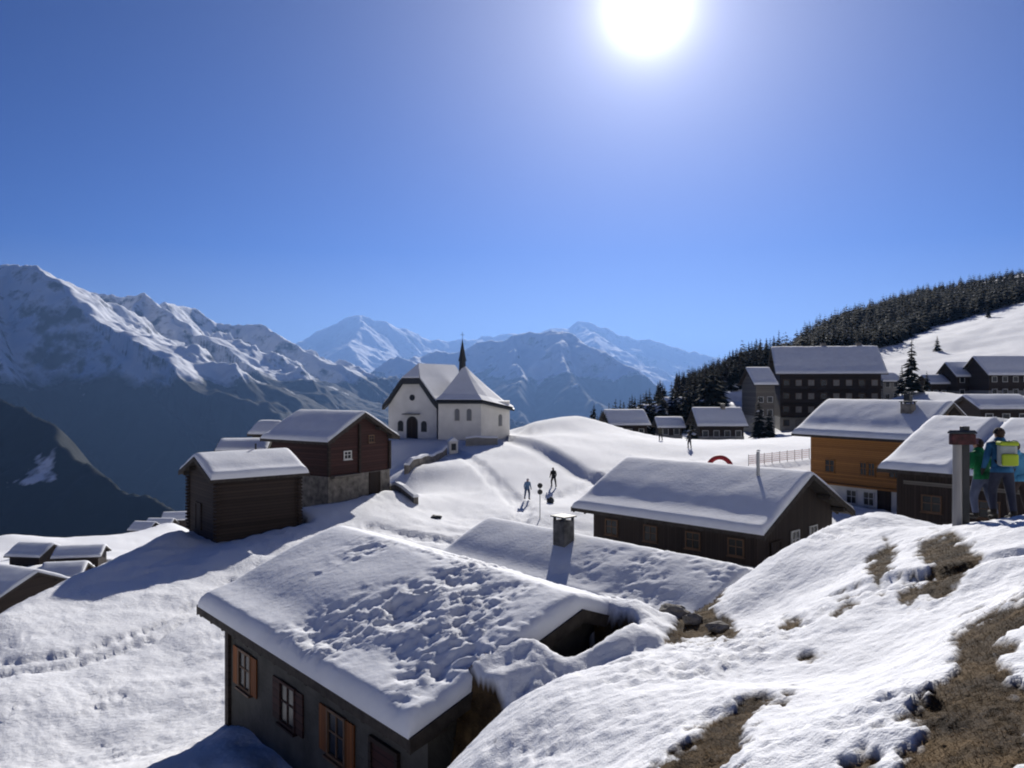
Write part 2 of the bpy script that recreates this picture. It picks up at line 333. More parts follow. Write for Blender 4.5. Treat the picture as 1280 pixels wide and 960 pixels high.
# ------------------------------------------------------------------ HOUSES
def snow_sheet(L, Wd, ridge_z, tan, t=.38, res=.3, lump=0.0, seed=0, rnd=.26, sag=.28, name='snow_cover', mats=None, parent=None, extra=None, bare=None):
    """the closed blanket of snow lying on a gabled roof; ridge along x"""
    nu = max(8, int(L/res)); nv = max(10, int(Wd/math.cos(math.atan(tan))/res)); nv += nv % 2
    # finer towards edges
    def axis(n, h):
        s = np.linspace(-1, 1, n+1); e = np.array([-1, -.997, -.985, -.96]); a = np.concatenate([e, s[(s > -.95) & (s < .95)], -e[::-1]])
        return a*h
    U, V = np.meshgrid(axis(nu, L/2), axis(nv, Wd/2), indexing='ij')
    base = ridge_z-np.abs(V)*tan
    wob = fbm(U/1.8+seed, V/1.8, 2, seed)
    d = np.minimum(L/2-np.abs(U), Wd/2-np.abs(V)); q = 1-np.clip(d/rnd, 0, 1); e = np.sqrt(np.clip(1-q*q, 0, 1))
    s = np.abs(V)/(Wd/2)
    th = t*(1-sag*np.exp(-((s-.78)/.17)**2))*(1+.06*wob)
    if lump:
        m = np.clip(fbm(U/3.1+seed+3, V/3.1, 3, seed+9)*1.1+.55, 0, 1)
        if extra is not None: m = m*extra(U, V)
        wu, wv = U+fbm(U/.9, V/.9, 2, seed+7)*.12, V+fbm(U/.9+7, V/.9, 2, seed+8)*.12
        l = np.abs(pn(wu/.55, wv/.55, seed+4))*(.5+fbm(U/2, V/2, 2, seed+12)*.6)+.55*np.abs(pn(wu/.24, wv/.24, seed+5))+.8*np.abs(fbm(wu/1.4, wv/1.4, 2, seed+6))+.4*np.abs(pn(U/.12, V/.12, seed+14))+.5*np.maximum(pn(U/.33+4, V/.33, seed+15), 0)
        th = th-l*lump*m+lump*.4*m
    th = np.maximum(th, .05)*e
    if bare is not None: th = np.where(bare(U, V), .01, th)
    smooth = (np.sqrt(V*V+.12)-np.abs(V))*tan
    top = base+th-smooth*.8*e+.012; bot = base+.006
    top = np.maximum(top, bot+.001)
    # edge drifts a little over the eave
    a, b = U.shape; idx = np.arange(a*b).reshape(a, b)
    Vt = np.stack([U, V, top], -1).reshape(-1, 3); Vb = np.stack([U, V, bot], -1).reshape(-1, 3)
    q1 = np.stack([idx[:-1, :-1], idx[1:, :-1], idx[1:, 1:], idx[:-1, 1:]], -1).reshape(-1, 4)
    q2 = q1[:, ::-1]+a*b
    ring = np.concatenate([idx[:, 0], idx[-1, 1:], idx[-2::-1, -1], idx[0, -2:0:-1]]); r2 = np.roll(ring, -1)
    q3 = np.stack([ring, ring+a*b, r2+a*b, r2], -1)
    me = np_mesh(name, np.concatenate([Vt, Vb]), np.concatenate([q1, q2, q3]))
    return link_mesh(name, me, mats or M_snow, parent, smooth=True)

def frame_of(origin, normal):
    n = Vector(normal).normalized(); z = Vector((0, 0, 1)); x = z.cross(n).normalized()
    return Matrix(((x.x, n.x, 0, origin[0]), (x.y, n.y, 0, origin[1]), (0, 0, 1, origin[2]), (0, 0, 0, 1)))
def window(parent, origin, normal, w, h, fm=None, shutters=None, bars=True, pane=None, sill=True, name='window', arch=False):
    """local: x along the wall, y outward, z up; origin at the middle of the opening's foot"""
    T = frame_of(origin, normal); f = MB(); f.T = T; t = .07; fm = fm or M_frame
    f.box(-w/2-t, -w/2, .002, .07, -t, h+t).box(w/2, w/2+t, .002, .07, -t, h+t).box(-w/2, w/2, .002, .07, h, h+t).box(-w/2, w/2, .002, .07, -t, 0)
    if bars: f.box(-.02, .02, .012, .05, 0, h).box(-w/2, -.02, .012, .045, h*.52, h*.52+.04).box(.02, w/2, .012, .045, h*.52, h*.52+.04)
    o = f.build(name, fm, parent)
    p = MB(); p.T = T; p.box(-w/2, w/2, .003, .025, 0, h); p.build('pane', pane or M_glass, o)
    if shutters:
        for s in (-1, 1):
            q = MB(); q.T = T; x0 = s*(w/2+t+.01); x1 = s*(w/2+t+.01+w*.5)
            q.box(min(x0, x1), max(x0, x1), .01, .05, -.05, h+.05); q.build('shutter', shutters, o)
    if sill:
        q = MB(); q.T = T; q.box(-w/2-.12, w/2+.12, .004, .13, -t-.05, -t-.002); q.build('sill', fm, o)
    return o
def door(parent, origin, normal, w, h, m=None):
    T = frame_of(origin, normal); f = MB(); f.T = T
    f.box(-w/2, w/2, .004, .05, 0, h); o = f.build('door', m or M_woodv, parent)
    q = MB(); q.T = T; q.box(-w/2-.1, -w/2, .002, .09, 0, h+.1).box(w/2, w/2+.1, .002, .09, 0, h+.1).box(-w/2, w/2, .002, .09, h, h+.1); q.build('door_frame', M_wood, o)
    k = MB(); k.T = T; k.tube([(w/2-.1, .05, h*.48), (w/2-.1, .11, h*.48)], .025, 8); k.build('handle', M_dmetal, o)
    return o
def house(name, label, cat, corner, axis, L, Wd, wall_h, rise, oh=.6, gable_oh=.6, zones=None, t=.38, group=None, rafters=False,
          res=.3, lump=0, sag=.35, padz=None, seed=1, extra=None, found=1.5, make_pad=True, dz=0, bare=None, gap=None):
    """corner = (x, y, z) of the front eave line at local x=-L/2 (roof edge); axis = world direction of local +x.
       L, Wd = roof size. local +y is axis turned 90 deg left (away from the camera)."""
    ax = Vector((axis[0], axis[1], 0)).normalized(); ay = Vector((-ax.y, ax.x, 0))
    tan = rise/(Wd/2); ez = corner[2]; slab = .16
    c = Vector(corner)+ax*(L/2)+ay*(Wd/2); base = ez-wall_h
    rz = math.atan2(ax.y, ax.x)
    h = empty(name, (c.x, c.y, base), rz, label, cat, group)
    wl, ww = L/2-gable_oh, Wd/2-oh; H = wall_h
    ridge = H+rise                      # underside of the roof board at the ridge; eave board at H
    def roof_under(y): return ridge-abs(y)*tan
    # walls in stacked zones [(z0, z1, material, name)]; the last one is the gabled top
    zones = zones or [(-found, None, M_wood, 'wall')]
    for i, (z0, z1, m, nm) in enumerate(zones):
        w = MB(); grow = .0 if i == len(zones)-1 else .06
        if z1 is None:
            w.prism_x([(-ww, z0), (ww, z0), (ww, roof_under(ww)-.01), (0, ridge-.01), (-ww, roof_under(ww)-.01)], -wl, wl)
        else: w.box(-wl-grow, wl+grow, -ww-grow, ww+grow, z0, z1-.002)
        w.build(nm, m, h)
    r = MB(); s = slab
    r.prism_x([(-Wd/2, H), (-Wd/2, H-s*.2), (0, ridge), (0, ridge+s), (-Wd/2, H+s)], -L/2, L/2)
    r.prism_x([(Wd/2, H+s), (0.001, ridge+s), (0.001, ridge), (Wd/2, H-s*.2), (Wd/2, H)], -L/2, L/2)
    if rafters:
        n = int(L/.85)
        for i in range(n+1):
            x = -L/2+.1+i*(L-.2)/n
            for sy in (-1, 1):
                ya, yb = sy*(ww-.0), sy*(Wd/2-.06)
                pa, pb = roof_under(ya), roof_under(yb)
                pr = [(ya, pa-.2), (yb, pb-.14), (yb, pb-.003), (ya, pa-.003)]
                r.prism_x(pr if sy > 0 else pr[::-1], x-.06, x+.06)
    # purlins carried out through the gables
    for y in (0, ww*.55, -ww*.55, ww-.12, -ww+.12):
        zz = roof_under(abs(y)+.1)-.01
        r.box(-L/2+.12, -wl-.003, y-.09, y+.09, zz-.22, zz); r.box(wl+.003, L/2-.12, y-.09, y+.09, zz-.22, zz)
    ro = r.build('roof', M_roof, h)
    for sx in (-1, 1):                  # barge boards, one chevron per gable
        b = MB(); x0, x1 = (L/2+.002, L/2+.05) if sx > 0 else (-L/2-.05, -L/2-.002)
        b.prism_x([(-Wd/2, H-.08), (0, ridge-.08), (Wd/2, H-.08), (Wd/2, H+s+.04), (0, ridge+s+.04), (-Wd/2, H+s+.04)], x0, x1)
        b.build('bargeboard', M_roof, ro)
    if t > 0: snow_sheet(L-.02, Wd-.02, ridge+s, tan, t, res, lump, seed, parent=ro, sag=sag, extra=extra, bare=bare)
    h['_'] = 0; del h['_']
    info = dict(o=h, roof=ro, wl=wl, ww=ww, ridge=ridge+s, tan=tan, H=H, base=base, L=L, W=Wd, c=c, rz=rz)
    if make_pad: pad(c.x, c.y, rz, wl, ww, (base if padz is None else padz)-.05, .25, .9)
    return info
def chimney(hi, x, y, w, d, h, m=None, cap='slab', snow=True):
    z0 = hi['ridge']-abs(y)*hi['tan']-.3; ztop = hi['ridge']-abs(y)*hi['tan']+h
    c = MB(); c.box(x-w/2, x+w/2, y-d/2, y+d/2, z0, ztop); o = c.build('chimney', m or M_stone, hi['roof'], bevel=.02)
    if cap == 'slab':
        q = MB(); q.box(x-w/2-.08, x+w/2+.08, y-d/2-.08, y+d/2+.08, ztop+.16, ztop+.22)
        for sx in (-1, 1):
            for sy in (-1, 1): q.box(x+sx*(w/2-.06)-.05, x+sx*(w/2-.06)+.05, y+sy*(d/2-.06)-.05, y+sy*(d/2-.06)+.05, ztop+.001, ztop+.16)
        qo = q.build('chimney', M_slate, hi['roof']); qo.name = 'chimney_cap'
    return o
def flue(hi, x, y, r, h, m=None):
    z0 = hi['ridge']-abs(y)*hi['tan']-.1
    c = MB(); c.tube([(x, y, z0), (x, y, z0+h)], r, 12).tube([(x, y, z0+h+.05), (x, y, z0+h+.12)], [r*1.7, r*.4], 12)
    for k in range(3):
        a = k*2.09; c.tube([(x+r*.8*math.cos(a), y+r*.8*math.sin(a), z0+h-.02), (x+r*.8*math.cos(a), y+r*.8*math.sin(a), z0+h+.07)], .012, 5)
    return c.build('flue_pipe', m or M_metal, hi['roof'])

# --- the hut in the foreground
M_hutwall = mat('rough_render', (.085, .082, .072), .9, var=.3, vscale=1.5, bump=.6, bscale=9)
ax1 = (.64, -.768)
hut = house('stone_hut', 'foreground hut with orange shutters under a broad lumpy snow roof', 'hut',
            (-9.1, 23.1, -6.6), ax1, 11.3, 8.8, 2.85, 1.55, oh=.75, gable_oh=.5, rafters=True, t=.42, res=.07, lump=.2, seed=5, sag=.3,
            zones=[(-1.5, None, M_hutwall, 'wall')], found=1.5,
            extra=lambda U, V: sstep(-4.2, -1.8, U+.25*V)*.9+.05)
HUT = (hut['c'].x, hut['c'].y, hut['rz'], hut['L']/2, hut['base']+hut['ridge'], hut['tan'])
ho = hut['o']; wy = -hut['ww']
for u in (-4.25, -3.45): pass
window(ho, (-3.9, wy, 1.0), (0, -1, 0), .75, .95, shutters=M_shut)
window(ho, (-1.1, wy, .9), (0, -1, 0), .8, .95, fm=M_red, shutters=M_red)
window(ho, (1.5, wy, 1.0), (0, -1, 0), .75, .95, shutters=M_shut)
door(ho, (3.6, wy, 0), (0, -1, 0), .95, 1.95, M_red)
cp = MB(); cp.box(-hut['wl']-.09, -hut['wl']+.16, wy-.1, wy+.12, -1, 2.78); cp.build('corner_post', M_wood, ho)

# --- the second snow roof with a chimney
h2 = house('low_hut', 'low snowed-in hut whose roof carries the square dark chimney', 'hut',
           (-3.96, 39.9, -8.95), (.665, -.747), 15.6, 7.2, 2.0, 1.55, oh=.5, gable_oh=.45, rafters=True, t=.34, res=.12, lump=.13, seed=11,
           zones=[(-1.5, None, M_stone, 'wall')], extra=lambda U, V: sstep(-1.5, 3.5, U), sag=.3)
chimney(h2, -1.3, -.9, .74, .66, 1.35, mat('dark_chimney_stone', (.10, .10, .10), .9, var=.5, vscale=3, bump=.8, bscale=6))
window(h2['o'], (h2['wl'], .6, .9), (1, 0, 0), .6, .6)

# --- the broad chalet roof to the right of centre
h3 = house('dark_chalet', 'dark timber chalet right of centre with a thin flue pipe on its smooth snow roof', 'chalet',
           (3.6, 48.4, -7.65), (.70, -.714), 12.6, 10.8, 2.6, 2.55, oh=1.0, gable_oh=.9, rafters=True, t=.36, res=.2, seed=17, sag=.4,
           zones=[(-1.5, .9, M_cream, 'base_wall'), (.9, None, M_woodv, 'wall')])
flue(h3, 3.6, -1.0, .09, 1.75)
o3 = h3['o']
door(o3, (h3['wl']+.06, -2.6, 0), (1, 0, 0), .9, 1.9)
for y in (-.3, 1.9): window(o3, (h3['wl'], y, 1.3), (1, 0, 0), .8, .9, fm=M_wframe)
for x in (-4, -1.2, 1.6, 4.2): window(o3, (x, -h3['ww'], 1.35), (0, -1, 0), .8, .8)
q = MB(); q.box(h3['wl']+.08, h3['wl']+.9, -.9, 2.9, 0, .95); q.build('store_box', M_grey, o3)

# --- orange chalet
A = at(990, 545, 69.0); B = at(1150, 555, 60.0)
axg = Vector((B[0]-A[0], B[1]-A[1], 0)); Lg = axg.length
h4 = house('orange_chalet', 'chalet with honey-orange timber upper storeys over a white ground floor', 'chalet',
           (A[0], A[1], -4.45), axg, Lg, 10.4, 6.2, 2.75, oh=1.1, gable_oh=1.1, t=.36, res=.25, seed=23, sag=.35,
           zones=[(-1.5, 2.3, M_white, 'base_wall'), (2.3, None, M_orange, 'wall')])
o4 = h4['o']
for x, w in ((-2.6, .8), (.4, .5), (1.1, .5), (3.0, .8)): window(o4, (x, -h4['ww'], 3.3), (0, -1, 0), w, .95, fm=M_orange)
for x in (-.6, .9): window(o4, (x, -h4['ww']-.06, .9), (0, -1, 0), .8, 1.0, fm=M_wframe)
door(o4, (2.2, -h4['ww']-.06, .1), (0, -1, 0), .9, 2.0); window(o4, (3.6, -h4['ww']-.06, .5), (0, -1, 0), .7, 1.5, fm=M_wframe)
bl = MB(); bl.box(-h4['wl'], h4['wl'], -h4['ww']-.55, -h4['ww']-.07, 2.25, 2.38); bl.build('ledge', M_orange, o4)
chimney(h4, 2.9, -1.9, .9, .7, .95, M_stone); chimney(h4, 2.1, -.4, .5, .5, .9, M_dmetal)
window(o4, (h4['wl'], -1.2, 4.2), (1, 0, 0), .8, .9); window(o4, (h4['wl'], 1.2, 4.2), (1, 0, 0), .8, .9)

# --- long dark building behind the people
h5 = house('dark_farmhouse', 'long dark farmhouse behind the people, a bare strip across its snow roof', 'house',
           (20.3, 44.4, -4.85), (.655, -.756), 15.5, 14.6, 3.6, 2.5, oh=.8, gable_oh=.7, t=.36, res=.25, seed=29, sag=.25, lump=.06,
           zones=[(-1.8, None, M_woodv, 'wall')], bare=lambda U, V: (np.abs(U+3.9) < .28) & (V < .3))
for x in (-5.2, -2.4, .4, 3.2): window(h5['o'], (x, -h5['ww'], 1.6), (0, -1, 0), .9, .8)
bb = MB(); bb.box(-h5['wl']+.4, h5['wl'], -h5['ww']-.08, -h5['ww']-.004, 2.95, 3.15); bb.build('fascia_beam', M_grey, h5['o'])
chimney(h5, -6.0, 3.5, .7, .7, .9, M_stone)

# --- the two old barns on the knoll
b1 = house('log_barn', 'small dark log barn at the edge of the knoll', 'barn',
           (-18.1, 48.0, -5.95), (.78, .626), 6.3, 6.3, 3.65, 1.15, oh=.45, gable_oh=.5, t=.4, res=.15, seed=31, sag=.15, zones=[(-2, None, M_wood, 'wall')])
for cx_, cy_ in ((-1, -1), (1, -1), (-1, 1)):
    lg = MB()
    for k in range(16):
        z = .12+k*.22; x_ = cx_*(b1['wl']-.02); y_ = cy_*(b1['ww']-.02)
        lg.box(x_-.1, x_+.1, y_-.24, y_+.24, z-.10, z+.008); lg.box(x_-.24, x_+.24, y_-.1, y_+.1, z+.008, z+.12)
    lg.build('log_corner', M_wood, b1['o'])
door(b1['o'], (-b1['wl'], .6, .3), (-1, 0, 0), .9, 1.6)
p_ = MB(); p_.tube([(0.9, .2, 4.6), (0.9, .2, 5.65)], .06, 8); p_.build('flue_pipe', M_dmetal, b1['roof'])
A = at(325, 549, 61.3); B = at(405, 555, 56.8)
b2 = house('gabled_barn', 'larger red-brown timber barn on a stone base, below the chapel', 'barn',
           (A[0], A[1], -4.35), (.83, -.56), 7.4, 7.6, 4.3, 2.0, oh=.6, gable_oh=.6, t=.3, res=.15, seed=37, sag=.3,
           zones=[(-2, 1.9, M_stone, 'stone_base'), (1.9, None, M_red, 'wall')])
o2 = b2['o']
for y, z in ((-1.3, 3.1),): window(o2, (b2['wl'], y, z), (1, 0, 0), .65, .5, fm=M_wframe)
window(o2, (b2['wl'], 1.2, 4.2), (1, 0, 0), .5, .45)
door(o2, (b2['wl']+.06, 1.5, .0), (1, 0, 0), 1.0, 1.75)
for y in (-b2['ww'], -.1, b2['ww']):
    q = MB(); q.box(b2['wl']+.002, b2['wl']+.16, y-.11, y+.11, 1.95, 4.4+(1.2 if abs(y) < 1 else -.2)); q.build('wall_post', M_wood, o2)
q = MB(); q.box(b2['wl']+.002, b2['wl']+.5, -b2['ww']+.2, -.3, 1.8, 1.94); q.build('balcony_board', M_grey, o2)
# small roofs showing behind the barns
bx = at(268, 566, 66); house('shed', 'shed whose snow roof shows behind the small log barn', 'shed', (bx[0], bx[1], bx[2]), (1, .1), 4.2, 3.4, 2.6, .7, oh=.3, gable_oh=.3, t=.35, seed=41)
bx = at(309, 545, 72); house('shed', 'tiny shed peeping out past the left end of the larger barn roof', 'shed', (bx[0], bx[1], bx[2]), (.9, -.3), 2.6, 3.2, 2.4, 1.0, oh=.3, gable_oh=.3, t=.4, seed=43)

# --- hotel and the village beyond
A = at(970, 468, 162); B = at(1100, 468, 158)
h6 = house('hotel', 'large dark timber hotel of four storeys below the forest, rows of pale windows', 'hotel',
           (A[0], A[1], 1.9), (B[0]-A[0], B[1]-A[1]), 21.2, 17, 11.3, 5.6, oh=1.3, gable_oh=1.0, t=.5, res=.5, seed=47, lump=.25,
           zones=[(-2, 2.6, M_cream, 'base_wall'), (2.6, None, M_wood, 'wall')])
M_pale = mat('curtained_pane', (.20, .19, .18), .3, var=.2)
for r_ in range(4):
    for k in range(8):
        window(h6['o'], (-8.4+k*2.4, -h6['ww']-(.06 if r_ == 0 else 0), .9+r_*2.7), (0, -1, 0), 1.1, 1.2, fm=M_frame, bars=False, pane=M_pale if (k*7+r_*3) % 3 else M_glass, sill=False)
    if r_:
        bl = MB(); bl.box(-h6['wl'], h6['wl'], -h6['ww']-1.2, -h6['ww']-.002, r_*2.7-.05, r_*2.7+.08); bl.box(-h6['wl'], h6['wl'], -h6['ww']-1.2, -h6['ww']-1.13, r_*2.7+.3, r_*2.7+.95)
        for k in range(12): bl.box(-h6['wl']+k*1.66, -h6['wl']+k*1.66+.08, -h6['ww']-1.19, -h6['ww']-1.1, r_*2.7+.08, r_*2.7+.3)
        bl.build('balcony', M_wood, h6['o'])
chimney(h6, 0, .6, 1, 1, 1.3); chimney(h6, 7, .6, 1, 1, 1.3)
def simple(label, px0, px1, py_eave, py_base, D, rise, depth, turn=0.0, wall=None, nwin=3, rows=1, name='chalet', t=.45, seed=0, group=None, dzb=None):
    x0 = (px0-640)/F*D; x1 = (px1-640)/F*D; L = (x1-x0)/max(.5, math.cos(turn)); z = -(py_eave-480)/F*D; hb = (py_base-py_eave)/F*D
    hh = house(name, label, 'chalet', (x0, D, z), (math.cos(turn), math.sin(turn)), L, depth, hb, rise, oh=.8, gable_oh=.6, t=t, res=.4, seed=seed,
               zones=[(-2, hb*.35, M_cream if seed % 2 else M_white, 'base_wall'), (hb*.35, None, wall or M_wood, 'wall')], group=group)
    for r_ in range(rows):
        for k in range(nwin):
            u = -hh['wl']+(k+.5)*2*hh['wl']/nwin
            window(hh['o'], (u, -hh['ww']-.061, .8+r_*2.5), (0, -1, 0), .9, 1.0, fm=M_wframe, bars=False, sill=False)
    return hh
hw = simple('narrow grey wing of houses against the left side of the hotel', 943, 974, 482, 541, 152, 3.2, 11, 0, M_grey, 2, 3, seed=3)
s1 = simple('dark chalet with snow roof and chimney behind the red arch', 872, 936, 534, 552, 138, 2.9, 9, 0, M_wood, 4, 1, seed=5); chimney(s1, 1, -.5, .7, .7, 1.0)
s2 = simple('smallest chalet, left of the one with the chimney', 822, 858, 536, 549, 142, 1.6, 6, 0, M_wood, 2, 1, seed=7)
s3 = simple('shaded chalet with a bluish roof at the left end of the row', 762, 816, 533, 549, 150, 2.6, 9, .15, M_wood, 3, 1, seed=9)
s4 = simple('chalet half hidden behind the row at the foot of the forest', 905, 945, 505, 530, 190, 2.4, 9, -.1, M_wood, 3, 2, seed=11)
s5 = simple('dark chalet just right of the tall lone spruce', 1196, 1240, 472, 498, 165, 3.0, 9, 0, M_wood, 3, 2, seed=13)
s6 = simple('wide dark chalet at the right edge below the ski slope', 1236, 1310, 470, 498, 158, 3.8, 11, 0, M_wood, 5, 2, seed=15)
s7 = simple('small pale chalet between the hotel and the tall spruce', 1104, 1132, 478, 503, 172, 1.8, 7, .1, M_cream, 2, 2, seed=17)
s8 = simple('low chalet tucked behind the long farmhouse roof at right', 1225, 1300, 513, 535, 105, 1.6, 8, 0, M_wood, 3, 1, seed=19)
s10 = simple('small chalet between the lone spruce and the dark chalets at right', 1164, 1192, 481, 499, 168, 1.8, 7, .05, M_wood, 2, 1, seed=23)
s11 = simple('low chalet in the trees above the bluish roof', 806, 836, 519, 532, 172, 1.8, 7, .1, M_wood, 2, 1, seed=25)
s9 = simple('chalet with dark gable beside the road under the forest', 838, 868, 510, 528, 185, 2.0, 8, .2, M_wood, 3, 1, seed=21)
# --- roofs on the lower terrace at the left edge
lo1 = house('lower_chalet', 'brown chalet on the lower terrace cut by the left edge of the photo', 'chalet', at(-75, 744, 97), (.9, -.42), 10, 11, 5.5, 2.4, t=.5, res=.4, seed=53, zones=[(-2, None, M_wood, 'wall')])
lo2 = house('lower_chalet', 'dark gabled chalet on the lower terrace just below the knoll edge', 'chalet', at(42, 728, 112), (.9, .2), 6, 7, 4.5, 1.5, t=.5, res=.4, seed=57, zones=[(-2, None, M_red, 'wall')])
house('lower_chalet', 'small brown chalet at the back of the lower terrace near the left edge', 'chalet', at(4, 697, 140), (1, -.15), 7, 7, 4.0, 1.6, t=.5, res=.4, seed=59)
house('lower_chalet', 'low wide chalet in the middle of the lower terrace', 'chalet', at(62, 700, 136), (1, .2), 8, 6, 3.2, 1.3, t=.5, res=.4, seed=60)
for i, (lb, px, py, D, w) in enumerate([('left', 158, 664, 200, 6), ('middle', 178, 660, 208, 7), ('right', 200, 652, 214, 8)]):
    bx = at(px, py, D); house('far_chalet', '%s of three tiny chalets far below, left of the log barn' % lb, 'chalet', bx, (1, .2*i-.2), w, 6, 4.5, 1.7, t=.4, res=.5, seed=61+i, group='tiny chalets past the knoll')

# --- chapel
ch = empty('chapel', (-6.2, 96, -6.7), 0, 'white chapel with slender dark spire on the snowy rise', 'chapel')
Z = 0.0
def cw(x, y): return (x+6.2, y-96)
fp = [cw(-8.9, 96.6), cw(-3.7, 96.0), cw(-2.6, 97.0), cw(-.3, 99.6), cw(-.3, 104.5), cw(-3.5, 107.5), cw(-8.9, 107.5)]
wl = MB(); wl.prism_z(fp, -1.5, 4.55)
wl.build('choir_wall', M_white, ch)
an = MB(); an.prism_z([cw(-2.5, 97.2), cw(-.1, 99.5), cw(-.1, 104.4), cw(-2.5, 104.4)], -1.5, 3.6); 
# hipped choir roof with a flared foot
ap = (cw(-6.1, 101.5)[0], cw(-6.1, 101.5)[1], 8.75)
ev = [cw(-9.3, 96.0)+(4.55,), cw(-3.5, 95.4)+(4.55,), cw(-2.1, 96.4)+(4.2,), cw(.3, 99.3)+(3.55,), cw(.3, 104.9)+(3.55,), cw(-3.3, 108.2)+(4.5,), cw(-9.3, 108.2)+(4.5,)]
def hip(th, lift, name, m, parent, shrink=0):
    r = MB(); n = len(ev); rings = []
    for k, (f, zf) in enumerate(((0, 0), (.22, .16), (.55, .50), (.82, .80), (.97, .99))):
        rings.append([(e[0]+(ap[0]-e[0])*(f+shrink*(1-f)), e[1]+(ap[1]-e[1])*(f+shrink*(1-f)), e[2]+(ap[2]-e[2])*zf+lift) for e in ev])
    for ring in rings: r.v += ring
    b0 = len(r.v); r.v += [(p[0], p[1], p[2]-th) for p in rings[0]]; r.v.append((ap[0], ap[1], ap[2]+lift+.05))
    F_ = []
    for k in range(len(rings)-1):
        for i in range(n): F_.append((k*n+i, k*n+(i+1) % n, (k+1)*n+(i+1) % n, (k+1)*n+i))
    for i in range(n): F_.append((b0+i, b0+(i+1) % n, (i+1) % n, i)); F_.append(((len(rings)-1)*n+i, (len(rings)-1)*n+(i+1) % n, b0+n))
    F_.append(tuple(b0+i for i in range(n))[::-1]); r.f = F_; r.m = [0]*len(F_)
    return r.build(name, m, parent)
cr = hip(.22, 0, 'choir_roof', M_slate, ch); sc_ = hip(.02, .28, 'snow_cover', M_snow, cr, .02)
# snow edge thickness
sn = MB()
# nave with half-hipped facade
d = Vector((.908, -.419, 0)); bk = Vector((.419, .908, 0)); f0 = Vector((-15.6+6.2, 101-96, 0)); Tn = Matrix(((d.x, bk.x, 0, f0.x), (d.y, bk.y, 0, f0.y), (0, 0, 1, 0), (0, 0, 0, 1)))
NW, NL = 7.0, 11.0
n_ = MB(); n_.T = Tn
gab = [(0, -1.5), (NW, -1.5), (NW, 4.3), (NW-.45, 4.6), (NW*.5+1.35, 7.0), (NW*.5-1.35, 7.0), (.45, 4.6), (0, 4.3)]
n_.prism_y(gab, 0, NL); n_.build('nave_wall', M_white, ch)
rf = MB(); rf.T = Tn
HW = NW/2; pk = 8.9
def roofprof(z_off, wid):   # list of (x,z) outer line from left eave to ridge
    return [(-.5-wid, 4.0+z_off), (.35, 4.85+z_off), (HW-1.3, 7.15+z_off), (HW, pk+z_off), (HW+1.3, 7.15+z_off), (NW-.35, 4.85+z_off), (NW+.5+wid, 4.0+z_off)]
po = roofprof(.22, 0); pi_ = roofprof(0, 0)
def slope_slab(m, a, b, y0, y1, zo0, zo1, cut=0):
    for i in range(a, b):
        x0, z0 = roofprof(0, 0)[i]; x1, z1 = roofprof(0, 0)[i+1]
        c0 = y0+(cut if (i == 3) else 0); 
        ya = y0+(cut if i+0 == 3 else 0); yb = y0+(cut if i+1 == 3 else 0)
        m.add([(x0, ya, z0+zo0), (x1, yb, z1+zo0), (x1, y1, z1+zo0), (x0, y1, z0+zo0), (x0, ya, z0+zo1), (x1, yb, z1+zo1), (x1, y1, z1+zo1), (x0, y1, z0+zo1)],
              [(0,3,2,1),(4,5,6,7),(0,1,5,4),(1,2,6,5),(2,3,7,6),(3,0,4,7)])
slope_slab(rf, 0, 6, -.45, NL, 0, .2, 1.9)
rf.add([(HW-1.3, -.47, 7.12), (HW+1.3, -.47, 7.12), (HW, 1.45, pk-.02), (HW-1.3, -.47, 7.34), (HW+1.3, -.47, 7.34), (HW, 1.45, pk+.2)], [(0,2,1),(3,4,5),(0,1,4,3),(1,2,5,4),(2,0,3,5)])
nr = rf.build('nave_roof', M_slate, ch)
sn = MB(); sn.T = Tn; slope_slab(sn, 0, 6, -.3, NL, .205, .42, 1.75)
sn.add([(HW-1.25, -.35, 7.35), (HW+1.25, -.35, 7.35), (HW, 1.5, pk+.21), (HW-1.25, -.35, 7.6), (HW+1.25, -.35, 7.6), (HW, 1.5, pk+.44)], [(0,2,1),(3,4,5),(0,1,4,3),(1,2,5,4),(2,0,3,5)])
sn.build('snow_cover', M_snow, nr)
bb = MB(); bb.T = Tn       # dark barge boards following the facade's curve
pts = [(-.55, 3.75), (.3, 4.62), (HW-1.35, 6.98), (HW+1.35, 6.98), (NW-.3, 4.62), (NW+.55, 3.75)]
for (xa, za), (xb, zb) in zip(pts[:-1], pts[1:]):
    bb.add([(xa, -.62, za-.3), (xb, -.62, zb-.3), (xb, -.62, zb+.32), (xa, -.62, za+.32), (xa, -.02, za-.3), (xb, -.02, zb-.3), (xb, -.02, zb+.32), (xa, -.02, za+.32)],
           [(0,1,2,3),(7,6,5,4),(0,4,5,1),(1,5,6,2),(2,6,7,3),(3,7,4,0)])
bb.build('bargeboard', M_slate, nr)
def loc(x, y, z): v = Tn @ Vector((x, y, z)); return (v.x, v.y, v.z)
oc = MB(); oc.T = frame_of(loc(HW, 0, 5.0), -bk); oc.tube([(0, .003, 0), (0, .06, 0)], .38, 20); oo = oc.build('round_window', M_slate, ch)
oc = MB(); oc.T = frame_of(loc(HW, 0, 5.0), -bk); oc.tube([(0, .062, 0), (0, .07, 0)], .3, 20); oc.build('pane', M_glass, oo)
